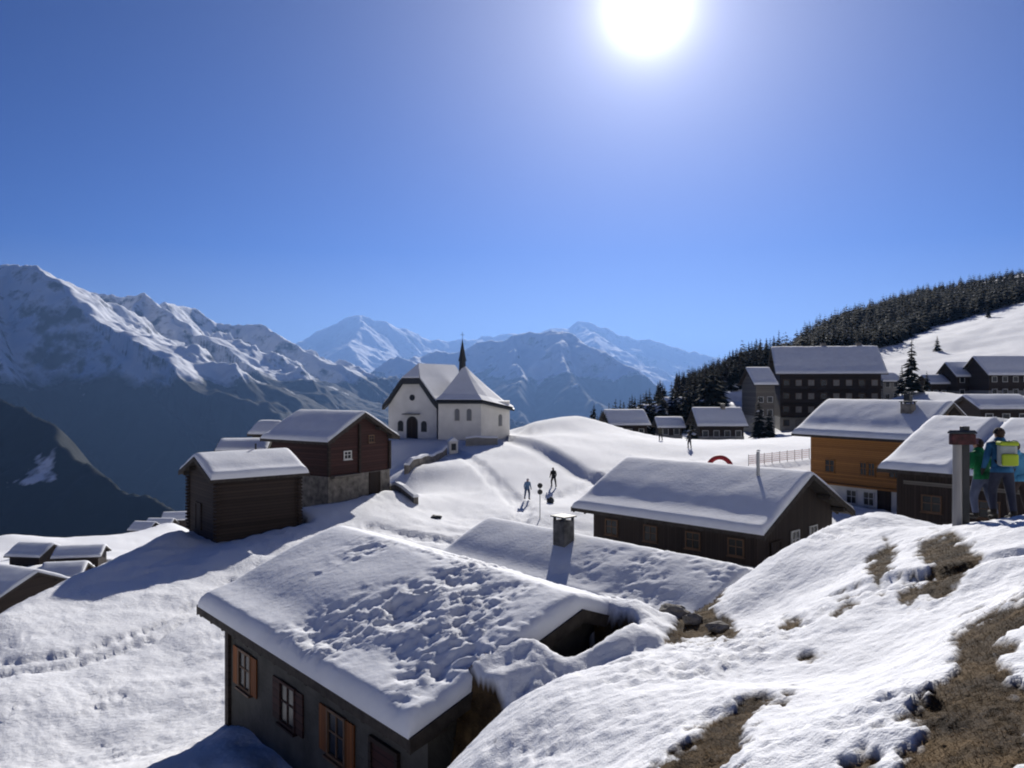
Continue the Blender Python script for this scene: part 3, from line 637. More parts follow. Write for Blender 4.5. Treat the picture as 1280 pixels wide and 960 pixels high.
def arched(origin, normal, w, h, name, m, pane=None, fr=.12):
    T = frame_of(origin, normal); 
    def pf(w, h, e): return [(-w/2-e, -e), (w/2+e, -e)]+[((w/2+e)*math.cos(a), h-w/2+(w/2+e)*math.sin(a)) for a in np.linspace(0, math.pi, 13)]
    a = MB(); a.T = T; a.prism_y(pf(w, h, fr), .003, .06); o = a.build(name, m, ch)
    b = MB(); b.T = T; b.prism_y(pf(w, h, 0), .062, .075); b.build('pane' if 'window' in name else 'door_leaf', pane or M_glass, o); return o
arched(loc(HW, 0, 0.0), -bk, 1.25, 2.5, 'door', M_slate, M_woodv, .18)
arched(loc(HW-1.7, 0, .9), -bk, .55, 1.1, 'window', M_slate); arched(loc(HW+1.7, 0, .9), -bk, .55, 1.1, 'window', M_slate)
hd = MB(); hd.T = frame_of(loc(HW, 0, 2.9), -bk); hd.box(-1.1, 1.1, .02, .7, 0, .1); hd.build('door_hood', M_slate, ch)
dn = Vector((fp[1][0]-fp[0][0], fp[1][1]-fp[0][1], 0)).normalized(); on = Vector((dn.y, -dn.x, 0))
M_gpane = mat('leaded_glass', (.16, .17, .19), .3)
for f in (.44, .72):
    p = (fp[0][0]+(fp[1][0]-fp[0][0])*f, fp[0][1]+(fp[1][1]-fp[0][1])*f, 2.35); arched(p, on, .42, 1.3, 'window', M_cream, M_gpane, .08)
for a_, b_ in ((1, 2), (2, 3)):
    pa, pb = fp[a_], fp[b_]; dd = Vector((pb[0]-pa[0], pb[1]-pa[1], 0)).normalized(); nn = Vector((dd.y, -dd.x, 0))
    if a_ == 2: arched(((pa[0]+pb[0])/2, (pa[1]+pb[1])/2, 1.6), nn, .45, 1.3, 'window', M_cream, M_gpane, .08)
sp = MB(); sx, sy = ap[0]-.2, ap[1]
sp.tube([(sx, sy, 8.2), (sx, sy, 9.6)], [.46, .40], 8); sp.tube([(sx, sy, 9.6), (sx, sy, 9.72)], [.56, .52], 8); sp.tube([(sx, sy, 9.72), (sx, sy, 10.3), (sx, sy, 11.6), (sx, sy, 12.4)], [.50, .38, .16, .02], 8)
spo = sp.build('spire', M_slate, ch)
cs = MB(); cs.tube([(sx, sy, 12.2), (sx, sy, 13.3)], .03, 6).tube([(sx-.25, sy, 12.95), (sx+.25, sy, 12.95)], .03, 6); cs.build('cross', M_dmetal, spo)
pad(-8.5, 102.5, 0, 8, 6.5, -6.75, .6, 3, True)

# ------------------------------------------------------------------ GROUND SHEET
def build_ground():
    az = np.concatenate([np.arange(-180, -42, 2.0), np.arange(-42, 42, .17), np.arange(42, 180, 2.0)])
    rr = [0.0, .5, 1.0, 1.5]
    while rr[-1] < 60: rr.append(rr[-1]*1.0075+.004)
    while rr[-1] < 1500: rr.append(rr[-1]*1.013)
    while rr[-1] < 42000: rr.append(rr[-1]*1.12)
    rr = np.array(rr); na, nr = len(az), len(rr)
    Rg, Ag = np.meshgrid(rr, np.radians(az), indexing='ij')
    X = Rg*np.sin(Ag); Y = Rg*np.cos(Ag)
    Zg = ground(X, Y)
    # bare turf: where the photo shows it, and on banks too steep to hold snow
    soil = np.zeros_like(Zg); near = (Rg < 34) & (Y > 1)
    px = 640+X[near]/Y[near]*F; py = 480-Zg[near]/Y[near]*F
    s = np.full(px.shape, 1e9)
    for p in BROWN: s = np.minimum(s, poly_sd(px, py, p))
    for p in BHOLE: s = np.maximum(s, -poly_sd(px, py, p))
    sc = np.clip(14/Y[near], .4, 3)
    s = s/sc+fbm(X[near]/.5, Y[near]/.5, 4, 71)*9+fbm(X[near]/.12, Y[near]/.12, 2, 75)*5
    soil[near] = 1-sstep(-3, 2.5, s)
    dzr = np.gradient(Zg, axis=0)/np.maximum(np.gradient(Rg, axis=0), 1e-6)
    dza = np.gradient(Zg, axis=1)/np.maximum(Rg*np.gradient(Ag, axis=1), 1e-6)
    sl_ = np.hypot(dzr, dza)
    steep = sstep(1.25, 1.9, sl_+fbm(X/.8, Y/.8, 3, 81)*.35)*(Rg < 120)*(Rg > 3)
    soil = np.maximum(soil, steep)
    Zg = Zg-soil*.07*(Rg < 60)+soil*np.abs(pn(X/.1, Y/.1, 91))*.05*(Rg < 60)
    V = np.stack([X, Y, Zg], -1).reshape(-1, 3); idx = np.arange(na*nr).reshape(nr, na); nx = np.roll(idx, -1, axis=1)
    Q = np.stack([idx[:-1], idx[1:], nx[1:], nx[:-1]], -1).reshape(-1, 4)[:, ::-1]
    me = np_mesh('snow_ground', V, Q)
    a = me.attributes.new('soil', 'FLOAT', 'POINT'); a.data.foreach_set('value', soil.ravel().astype(np.float32))
    m = bpy.data.materials.new('snow_ground'); m.use_nodes = True; nt = m.node_tree; b = nt.nodes['Principled BSDF']
    b.inputs['Roughness'].default_value = .85; b.inputs['Specular IOR Level'].default_value = .08
    t = nt.nodes.new('ShaderNodeTexCoord'); at_ = nt.nodes.new('ShaderNodeAttribute'); at_.attribute_name = 'soil'
    def noise(sc, d=6):
        n = nt.nodes.new('ShaderNodeTexNoise'); n.inputs['Scale'].default_value = sc; n.inputs['Detail'].default_value = d; nt.links.new(t.outputs['Object'], n.inputs['Vector']); return n
    n1 = noise(2.2, 8); r = nt.nodes.new('ShaderNodeValToRGB'); nt.links.new(n1.outputs['Fac'], r.inputs[0])
    r.color_ramp.elements[0].position = .32; r.color_ramp.elements[0].color = (.022, .014, .009, 1); r.color_ramp.elements[1].position = .68; r.color_ramp.elements[1].color = (.12, .078, .036, 1)
    e = r.color_ramp.elements.new(.5); e.color = (.055, .036, .018, 1)
    n2 = noise(.6, 4); r2 = nt.nodes.new('ShaderNodeValToRGB'); nt.links.new(n2.outputs['Fac'], r2.inputs[0])
    r2.color_ramp.elements[0].color = (.80, .82, .86, 1); r2.color_ramp.elements[1].color = (.86, .87, .89, 1)
    mx = nt.nodes.new('ShaderNodeMix'); mx.data_type = 'RGBA'; nt.links.new(at_.outputs['Fac'], mx.inputs['Factor'])
    nt.links.new(r2.outputs[0], mx.inputs['A']); nt.links.new(r.outputs[0], mx.inputs['B']); nt.links.new(mx.outputs['Result'], b.inputs['Base Color'])
    n3 = noise(6, 10); n4 = noise(40, 6); ad = nt.nodes.new('ShaderNodeMath'); ad.operation = 'MULTIPLY_ADD'; ad.inputs[1].default_value = .3
    nt.links.new(n4.outputs['Fac'], ad.inputs[0]); nt.links.new(n3.outputs['Fac'], ad.inputs[2])
    bp = nt.nodes.new('ShaderNodeBump'); bp.inputs['Strength'].default_value = .6; bp.inputs['Distance'].default_value = .07
    nt.links.new(ad.outputs[0], bp.inputs['Height']); nt.links.new(bp.outputs[0], b.inputs['Normal'])
    o = link_mesh('snow_ground', me, m, smooth=True); o['kind'] = 'structure'
    return V, soil.ravel(), o
GV, GS, G_OBJ = build_ground()

# ------------------------------------------------------------------ MOUNTAINS
def mountain_mat(name, treeline, tvar, forest=(.006, .011, .013), rock=(.07, .075, .085), steep=.62, rockn=.12, nscale=1/300, clear=.66):
    m = bpy.data.materials.new(name); m.use_nodes = True; nt = m.node_tree; b = nt.nodes['Principled BSDF']; b.inputs['Roughness'].default_value = .9
    b.inputs['Specular IOR Level'].default_value = .1
    g = nt.nodes.new('ShaderNodeNewGeometry'); sn = nt.nodes.new('ShaderNodeSeparateXYZ'); sp = nt.nodes.new('ShaderNodeSeparateXYZ')
    nt.links.new(g.outputs['Normal'], sn.inputs[0]); nt.links.new(g.outputs['Position'], sp.inputs[0])
    def noise(sc, d=8):
        n = nt.nodes.new('ShaderNodeTexNoise'); n.inputs['Scale'].default_value = sc; n.inputs['Detail'].default_value = d; n.inputs['Roughness'].default_value = .62
        nt.links.new(g.outputs['Position'], n.inputs['Vector']); return n.outputs['Fac']
    def mth(op, a, bb, clamp=False):
        n = nt.nodes.new('ShaderNodeMath'); n.operation = op; n.use_clamp = clamp
        for i, v in enumerate((a, bb)):
            if isinstance(v, (int, float)): n.inputs[i].default_value = v
            else: nt.links.new(v, n.inputs[i])
        return n.outputs[0]
    n1 = noise(nscale); n2 = noise(nscale*4, 8); n3 = noise(nscale*.7, 5)
    # rock where the normal leans out
    rk = mth('MULTIPLY', mth('ADD', mth('SUBTRACT', steep, sn.outputs['Z']), mth('MULTIPLY', mth('SUBTRACT', n2, .5), 1.1)), 5.0, True)
    hh = mth('ADD', sp.outputs['Z'], mth('MULTIPLY', mth('SUBTRACT', n1, .5), tvar*4))
    fo = mth('MULTIPLY', mth('SUBTRACT', treeline, hh), 1/60, True)
    cl = mth('MULTIPLY', mth('SUBTRACT', n3, clear), 30, True)
    fo = mth('MULTIPLY', fo, mth('SUBTRACT', 1.0, cl))
    a = nt.nodes.new('ShaderNodeMix'); a.data_type = 'RGBA'; nt.links.new(rk, a.inputs['Factor']); a.inputs['A'].default_value = (.8, .82, .86, 1); a.inputs['B'].default_value = (*rock, 1)
    c = nt.nodes.new('ShaderNodeMix'); c.data_type = 'RGBA'; nt.links.new(fo, c.inputs['Factor']); nt.links.new(a.outputs['Result'], c.inputs['A']); c.inputs['B'].default_value = (*forest, 1)
    nt.links.new(c.outputs['Result'], b.inputs['Base Color'])
    bp = nt.nodes.new('ShaderNodeBump'); bp.inputs['Strength'].default_value = .5; bp.inputs['Distance'].default_value = .03/nscale
    nt.links.new(n2, bp.inputs['Height']); nt.links.new(bp.outputs[0], b.inputs['Normal'])
    return m
def mountains(name, ridges, bounds, n, amp, scale, seed, m, label=None, floor=-1249.0):
    x0, x1, y0, y1 = bounds
    X, Y = np.meshgrid(np.linspace(x0, x1, n[0]), np.linspace(y0, y1, n[1]), indexing='ij')
    wx = fbm(X/scale/.8, Y/scale/.8, 3, seed+40)*scale*.16; wy = fbm(X/scale/.8+9, Y/scale/.8, 3, seed+50)*scale*.16
    Xs, Ys = X+wx*.6, Y+wy*.6
    Zm = np.full(X.shape, -1e9); Dm = np.full(X.shape, 1e9)
    for pts, kl, kr in ridges:
        P = np.array([at(*p) for p in pts])
        for a, b in zip(P[:-1], P[1:]):
            e = b[:2]-a[:2]; L2 = e@e
            t = np.clip(((Xs-a[0])*e[0]+(Ys-a[1])*e[1])/L2, 0, 1)
            dx = Xs-(a[0]+t*e[0]); dy = Ys-(a[1]+t*e[1]); dd = np.hypot(dx, dy)
            side = (e[0]*dy-e[1]*dx) > 0            # left of the direction of travel
            k = np.where(side, kl, kr)
            z = a[2]+t*(b[2]-a[2])-k*dd
            Dm = np.minimum(Dm, dd); Zm = np.maximum(Zm, z)
    env = sstep(0, scale*.9, Dm)*.9+.10
    rn = ridged(X/scale, Y/scale, 6, seed)-1.05
    Zm = Zm+rn*amp*env+fbm(X/scale*5, Y/scale*5, 4, seed+8)*amp*.12
    Zm = np.maximum(Zm, floor)
    a, b = X.shape; idx = np.arange(a*b).reshape(a, b)
    Q = np.stack([idx[:-1, :-1], idx[1:, :-1], idx[1:, 1:], idx[:-1, 1:]], -1).reshape(-1, 4)
    V = np.stack([X, Y, Zm], -1).reshape(-1, 3)
    keep = (Zm.ravel()[Q] > floor+.5).any(axis=1); Q = Q[keep]
    used = np.unique(Q); re = np.full(len(V), -1); re[used] = np.arange(len(used))
    me = np_mesh(name, V[used], re[Q])
    o = link_mesh(name, me, m, smooth=True); o['kind'] = 'structure'
    return o
MM1 = mountain_mat('mountain_near', 60, 110, nscale=1/420)
MM0 = mountain_mat('forested_slope', 900, 60, forest=(.006, .011, .012), nscale=1/260, clear=.63)
MM2 = mountain_mat('mountain_far', -400, 200, nscale=1/1500, steep=.66)
MM3 = mountain_mat('mountain_mid', 150, 260, nscale=1/900, steep=.60)
# big massif on the left: peaks, then spurs that come down to the right
mountains('mountain_massif', [
    ([(-300,290,6600),(-160,318,6200),(-80,324,5900),(0,330,5650),(45,333,5500),(64,345,5400)], .7, 1.35),
    ([(64,345,5400),(100,388,5220),(145,444,4980),(190,500,4700),(250,580,4300)], .42, 1.25),
    ([(100,362,6900),(150,371,6800),(178,366,6700),(204,380,6600)], .7, 1.4),
    ([(178,366,6700),(150,400,6300),(120,440,5900)], 1.1, 1.0),
    ([(204,380,6600),(222,405,6500),(245,440,6350),(300,500,6000),(380,590,5500)], .42, 1.2),
    ([(204,378,7400),(240,386,7800),(275,405,8000),(300,405,8100),(325,405,8000),(345,417,7900)], .7, 1.25),
    ([(345,417,7900),(375,436,7750),(415,462,7500),(440,500,7000),(500,560,6200)], .38, 1.1),
    ([(410,456,8800),(455,466,8800),(500,490,8300)], .5, 1.0),
    ([(0,330,5650),(-10,430,4800),(10,520,4100),(40,600,3500)], .95, .95),
  ], (-7500, 600, 2300, 11000), (620, 700), 150, 760, 3, MM1)
mountains('forested_slope', [
    ([(-500,300,3300),(-200,420,2700),(0,497,2300),(60,535,2100),(130,590,1900),(200,640,1750),(290,720,1600)], 1.3, .8)], (-3200, 100, 900, 4200), (330, 330), 70, 500, 13, MM0)
mountains('mountain_mid', [
    ([(380,520,13000),(430,480,12500),(480,452,12500),(530,445,13000),(590,432,13500),(640,420,13500),(700,417,13000),(735,432,12500),(780,460,12000),(840,490,11500),(930,520,11000)], .7, .62),
    ([(640,420,13500),(650,480,11000),(640,540,9500)], .75, .6), ([(700,417,13000),(735,480,10500),(760,540,9000)], .75, .6)],
  (-6500, 5500, 7000, 17500), (480, 420), 600, 2300, 23, MM3)
mountains('mountain_far', [
    ([(330,445,27000),(375,432,26000),(410,410,25000),(425,402,25000),(452,395,25000),(480,399,25000),(510,412,25500),(545,424,26000),(600,421,27000),(660,420,27000),(700,409,26000),(725,404,26000),(760,408,26000),(800,424,26500),(835,428,26500),(870,440,27000),(930,452,27000),(1010,470,27000)], .7, .7),
    ([(452,395,25000),(440,440,20500),(470,470,18500)], .6, .6), ([(600,421,27000),(590,450,21500)], .6, .6), ([(725,404,26000),(760,440,21000),(800,470,18500)], .6, .6)],
  (-11000, 12000, 16000, 31000), (520, 360), 900, 3800, 33, MM2)
# haze: the valley air
hb = MB(); hb.box(-43000, 43000, -43000, 43000, -1251.0, 2450)
hm = bpy.data.materials.new('haze'); hm.use_nodes = True; nt = hm.node_tree; nt.nodes.clear()
vo = nt.nodes.new('ShaderNodeVolumePrincipled'); mo = nt.nodes.new('ShaderNodeOutputMaterial'); nt.links.new(vo.outputs[0], mo.inputs['Volume'])
vo.inputs['Color'].default_value = (.20, .37, .77, 1); vo.inputs['Density'].default_value = 3.9e-5; vo.inputs['Anisotropy'].default_value = .4
hz = hb.build('haze', hm); hz['kind'] = 'stuff'; hz['label'] = 'thin blue haze filling the valley air'

# ------------------------------------------------------------------ FOREST
M_needle = mat('spruce_needles', (.006, .012, .010), .95, var=.6, vscale=1.5, spec=.1)
M_larch = mat('larch_twigs', (.022, .018, .012), .9, var=.5, vscale=1.5, spec=.1)
M_bark = mat('bark', (.05, .04, .032), .95, var=.4, bump=.5)
M_frost = mat('snow_on_twigs', (.7, .72, .76), .8)
def conifer_geo(seed, h, rad, whorls, per, sparse=0.0, snow=.015):
    r = random.Random(seed); V = []; Fc = []; mi = []
    for k in range(whorls):
        t = (k+.5)/whorls; z = h*(.10+.88*t); R_ = rad*(1-t)**.85*(.85+.3*r.random())+.06
        for j in range(per if t < .75 else max(4, per-2)):
            if r.random() < sparse: continue
            a = 2*math.pi*(j+r.random()*.8)/per+k*1.3; L = R_*(.65+.55*r.random()); dr = -.25*L-.12*r.random()*L
            ca, sa = math.cos(a), math.sin(a); w = L*.34+.08; zz = z+r.uniform(-.3, .3)*h/whorls
            b = len(V)
            V += [(0, 0, zz+.04*h/whorls), (ca*L*.55-sa*w, sa*L*.55+ca*w, zz+dr*.35-.10*L), (ca*L, sa*L, zz+dr), (ca*L*.55+sa*w, sa*L*.55-ca*w, zz+dr*.35-.10*L), (ca*L*.5, sa*L*.5, zz+dr*.2+.05*L)]
            m = 1 if r.random() < snow else 0
            Fc += [(b, b+1, b+4), (b+1, b+2, b+4), (b+2, b+3, b+4), (b+3, b, b+4)]; mi += [m]*4
    return V, Fc, mi
def trunk_geo(h):
    m = MB(); m.tube([(0, 0, -.6), (.03, 0, h*.4), (0, .02, h*.95)], [h*.022, h*.015, h*.004], 6); return m
PROTO = []
for i, (h, rad, wh, pe, sp_, nm) in enumerate([(10, 2.5, 15, 8, .05, 0), (12, 2.8, 17, 8, .08, 0), (8, 2.3, 13, 8, .05, 0), (11, 2.3, 15, 7, .25, 1), (9, 2.2, 13, 7, .1, 0), (10, 3.0, 8, 6, 0, 0), (8, 2.8, 7, 6, 0, 0)]):
    V, Fc, mi = conifer_geo(100+i, h, rad, wh, pe, sp_)
    me = bpy.data.meshes.new('conifer_crown'); me.from_pydata(V, [], Fc); me.update()
    me.materials.append(M_larch if nm else M_needle); me.materials.append(M_frost); me.polygons.foreach_set('material_index', mi)
    tm = bpy.data.meshes.new('conifer_trunk'); tg = trunk_geo(h); tm.from_pydata(tg.v, [], tg.f); tm.update(); tm.materials.append(M_bark)
    PROTO.append((me, tm, h, nm, np.array(V, np.float32), np.array(Fc, np.int32), np.array(mi)))
FOREST = [(722,524),(765,508),(825,489),(868,470),(905,455),(940,437),(985,423),(1050,402),(1100,388),(1150,372),(1230,358),(1290,346),(1420,300),(1420,330),(1290,374),(1225,393),(1170,408),(1120,430),(1060,446),(985,450),(960,468),(925,487),(880,500),(800,503),(775,512),(752,534),(728,531)]
cand = []
X_ = rng.uniform(15, 640, 320000); Y_ = rng.uniform(120, 900, 320000)
Z_ = ground(X_, Y_, False); PX = 640+X_/Y_*F; PY = 480-Z_/Y_*F
ok = poly_sd(PX, PY, FOREST) < 0
# road and clearing under the left end of the forest
road = np.abs((PY-(484+(PX-790)*.32)))<4; ok &= ~(road & (PX > 788) & (PX < 862) & (Y_ < 260))
hs_ = np.array([(p[0], p[1], max(p[3], p[4])+3) for p in PADS])
for hx, hy, hr in hs_: ok &= np.hypot(X_-hx, Y_-hy) > hr
order = np.where(ok)[0]; cell = {}
for i in order:
    sp_ = 1.9+Y_[i]*.0011
    k = (int(X_[i]/sp_), int(Y_[i]/sp_))
    if any((k[0]+a, k[1]) in cell for a in (0, -1)): continue
    cell[k] = i; cand.append(i)
cand = sorted(cand, key=lambda i: Y_[i])
cand = cand[:9000]
def put_tree(p, x, y, z, sc, rz, label, cat='tree', group=None, parts=False, name='spruce_tree'):
    me, tm, h, nm = PROTO[p][:4]
    o = empty(name, (x, y, z), rz, label, cat, group); o.scale = (sc*random.uniform(.85, 1.15), sc*random.uniform(.85, 1.15), sc)
    c = bpy.data.objects.new('crown', me); COL.objects.link(c); c.parent = o
    t = bpy.data.objects.new('trunk', tm); COL.objects.link(t); t.parent = o
    return o
def in_front(i): return True
n_ind = 225
PROF2 = ([728, 770, 800, 840, 880, 905, 950, 1000, 1060, 1100, 1150, 1220, 1280], [513, 496, 486, 470, 455, 444, 418, 400, 385, 370, 354, 345, 330])
for i in cand[:n_ind]:
    p = random.choice([0, 0, 1, 2, 4, 4, 3]); 
    px_ = 640+X_[i]/Y_[i]*F
    zone = 'at the left end of the forest, behind the row of small chalets' if px_ < 870 else 'just left of the hotel, behind its grey wing' if px_ < 968 else 'rising behind the hotel roof' if px_ < 1105 else 'along the upper edge of the ski slope' if px_ < 1200 else 'above the ski slope towards the right edge'
    lb = ('thin brownish larch ' if PROTO[p][3] else 'dark spruce ')+zone
    gr_ = ('larches ' if PROTO[p][3] else 'spruces ')+zone
    hm_ = (480-np.interp(px_, *PROF2)+random.uniform(-3, 6))/F*Y_[i]-Z_[i]
    if hm_ < 2.2: continue
    put_tree(p, X_[i], Y_[i], Z_[i]-.3, min(random.uniform(.6, 1.05), hm_/PROTO[p][2]), random.uniform(0, 6.28), lb, group=gr_, name='larch_tree' if PROTO[p][3] else 'spruce_tree')
VV = []; FF = []; MM = []; off = 0
for i in cand[n_ind:]:
    p = random.choice([5, 6, 5, 6, 4]); V, Fq, mi = PROTO[p][4:]
    a = random.uniform(0, 6.28); sc = random.uniform(.6, 1.1); ca, sa = math.cos(a)*sc, math.sin(a)*sc
    v = np.stack([V[:, 0]*ca-V[:, 1]*sa+X_[i], V[:, 0]*sa+V[:, 1]*ca+Y_[i], V[:, 2]*sc+Z_[i]-.3], 1)
    VV.append(v); FF.append(Fq+off); MM.append(mi); off += len(v)
if VV:
    me = np_mesh('far_forest', np.concatenate(VV), np.concatenate(FF))
    fo = link_mesh('far_forest', me, [M_needle, M_frost]); me.polygons.foreach_set('material_index', np.concatenate(MM))
    tag(fo, 'dark mass of conifers covering the upper hillside', 'forest', kind='stuff')
print('FOREST', len(cand))
def tree_at(px, py, D, hgt, label, p=0, name='spruce_tree'):
    x, y, z = at(px, py, D); z = gz(x, y); return put_tree(p, x, y, z-.2, hgt/PROTO[p][2], random.uniform(0, 6), label, name=name)
prof = ([735, 770, 800, 840, 880, 905], [513, 497, 488, 472, 457, 450])
for k in range(54):
    px = 738+k*3.1+random.uniform(-1.5, 1.5); D = random.uniform(163, 205); yt = np.interp(px, *prof)+random.uniform(-2, 14)
    x = (px-640)/F*D; g_ = gz(x, D); hh = (480-yt)/F*D-g_
    if hh < 3: continue
    if any(math.hypot(x-p[0], D-p[1]) < max(p[3], p[4])+1.5 for p in PADS): continue
    p = random.choice([0, 1, 2, 4]); put_tree(p, x, D, g_-.2, min(hh, 17)/PROTO[p][2], random.uniform(0, 6), 'dark spruce in the tapering left tip of the forest behind the small chalets', group='spruces in the left tip of the forest')
tree_at(1140, 490, 148, 11.0, 'tall lone spruce between the hotel and the chalets at right', 1)
tree_at(1128, 490, 152, 6.0, 'shorter spruce touching the left side of the tall lone spruce', 0)
tree_at(1159, 492, 154, 5.0, 'small spruce just right of the tall lone spruce', 2)
tree_at(949, 540, 140, 8.0, 'spruce in front of the narrow grey wing of the hotel', 0)
tree_at(962, 540, 138, 5.5, 'bushy small spruce at the foot of the hotel wing, right of the taller one', 2)
tree_at(866, 545, 134, 5.0, 'dark spruce between the chimney chalet and the small chalet left of it', 4)
tree_at(742, 530, 150, 3.2, 'spruce at the far left tip of the trees beyond the snowy rise', 0)
tree_at(757, 530, 146, 3.8, 'second spruce from the left tip of the trees beyond the rise', 4)
tree_at(1172, 430, 240, 5.0, 'small spruce standing alone low on the ski slope', 2)
tree_at(1236, 410, 300, 6.0, 'small spruce standing alone in the middle of the ski slope', 0)
for lb, px, py, D, h in [('lone little spruce on the lower terrace, second from the left', 20, 700, 150, 2.8), ('dark small spruce at the left end of the lower terrace', 7, 722, 126, 3.2), ('lone little spruce on the lower terrace above the gabled roof', 57, 705, 148, 2.2), ('lone little spruce at the right end of the lower terrace', 116, 696, 148, 1.8), ('bushy dark spruce low on the terrace beside the brown chalet at the edge', 28, 722, 126, 2.6)]:
    tree_at(px, py, D, h, lb, 2)

# ------------------------------------------------------------------ GRASS on the bare turf
vis = np.where((GS > .6) & (np.hypot(GV[:, 0], GV[:, 1]) < 24) & (GV[:, 1] > 2))[0]
M_grass = mat('dry_grass', (.17, .10, .035), .9, var=.6, vscale=9)
if len(vis):
    wgt = 1.0/(1e-3+1.0/np.hypot(GV[vis, 0], GV[vis, 1])**2); wgt /= wgt.sum()
    pick = rng.choice(vis, 140000, p=wgt); B_ = GV[pick]+rng.normal(0, .02, (len(pick), 3))*[1, 1, 0]
    a = rng.uniform(0, 6.28, len(pick)); hgt = rng.uniform(.005, .04, len(pick)); ln = rng.uniform(.0, .08, (len(pick), 2)); w = .0022+.0*a
    P0 = B_-np.stack([np.cos(a)*w, np.sin(a)*w, a*0+.01], 1); P1 = B_+np.stack([np.cos(a)*w, np.sin(a)*w, a*0-.01], 1); P2 = B_+np.stack([ln[:, 0]-.05, ln[:, 1]-.04, hgt], 1)
    P2 = P2+np.stack([rng.normal(0, .03, len(pick)), rng.normal(0, .03, len(pick)), -.4*hgt], 1)
    V = np.stack([P0, P1, P2], 1).reshape(-1, 3); Fq = np.arange(len(V)).reshape(-1, 3)
    g = link_mesh('grass', np_mesh('grass', V, Fq), M_grass); tag(g, 'withered brown grass on the bare turf', 'grass', kind='stuff')

# ------------------------------------------------------------------ POST beside the people
pt = at(1197, 656, 15.6)
po_ = empty('marker_post', (pt[0], pt[1], gz(pt[0], pt[1])), 0, 'pale grey post with a dark red head, in front of the long farmhouse', 'post')
q = MB(); q.tube([(0, 0, -.4), (0, 0, 1.75)], [.09, .08], 14); q.build('shaft', M_post, po_, smooth=False)
q = MB(); q.box(.12, .26, .02, .14, -.4, 1.9); q.build('upright', M_dmetal, po_, bevel=.01)
q = MB(); q.box(-.17, .30, -.13, .0, 1.55, 1.76); q.build('head_board', mat('oxblood_paint', (.05, .013, .016), .7, var=.6, vscale=8), po_, bevel=.015)
q = MB(); q.prism_x([(-.14, 1.765), (.02, 1.765), (.02, 1.79), (-.06, 1.83), (-.14, 1.79)], -.18, .31); q.build('cap', M_slate, po_)

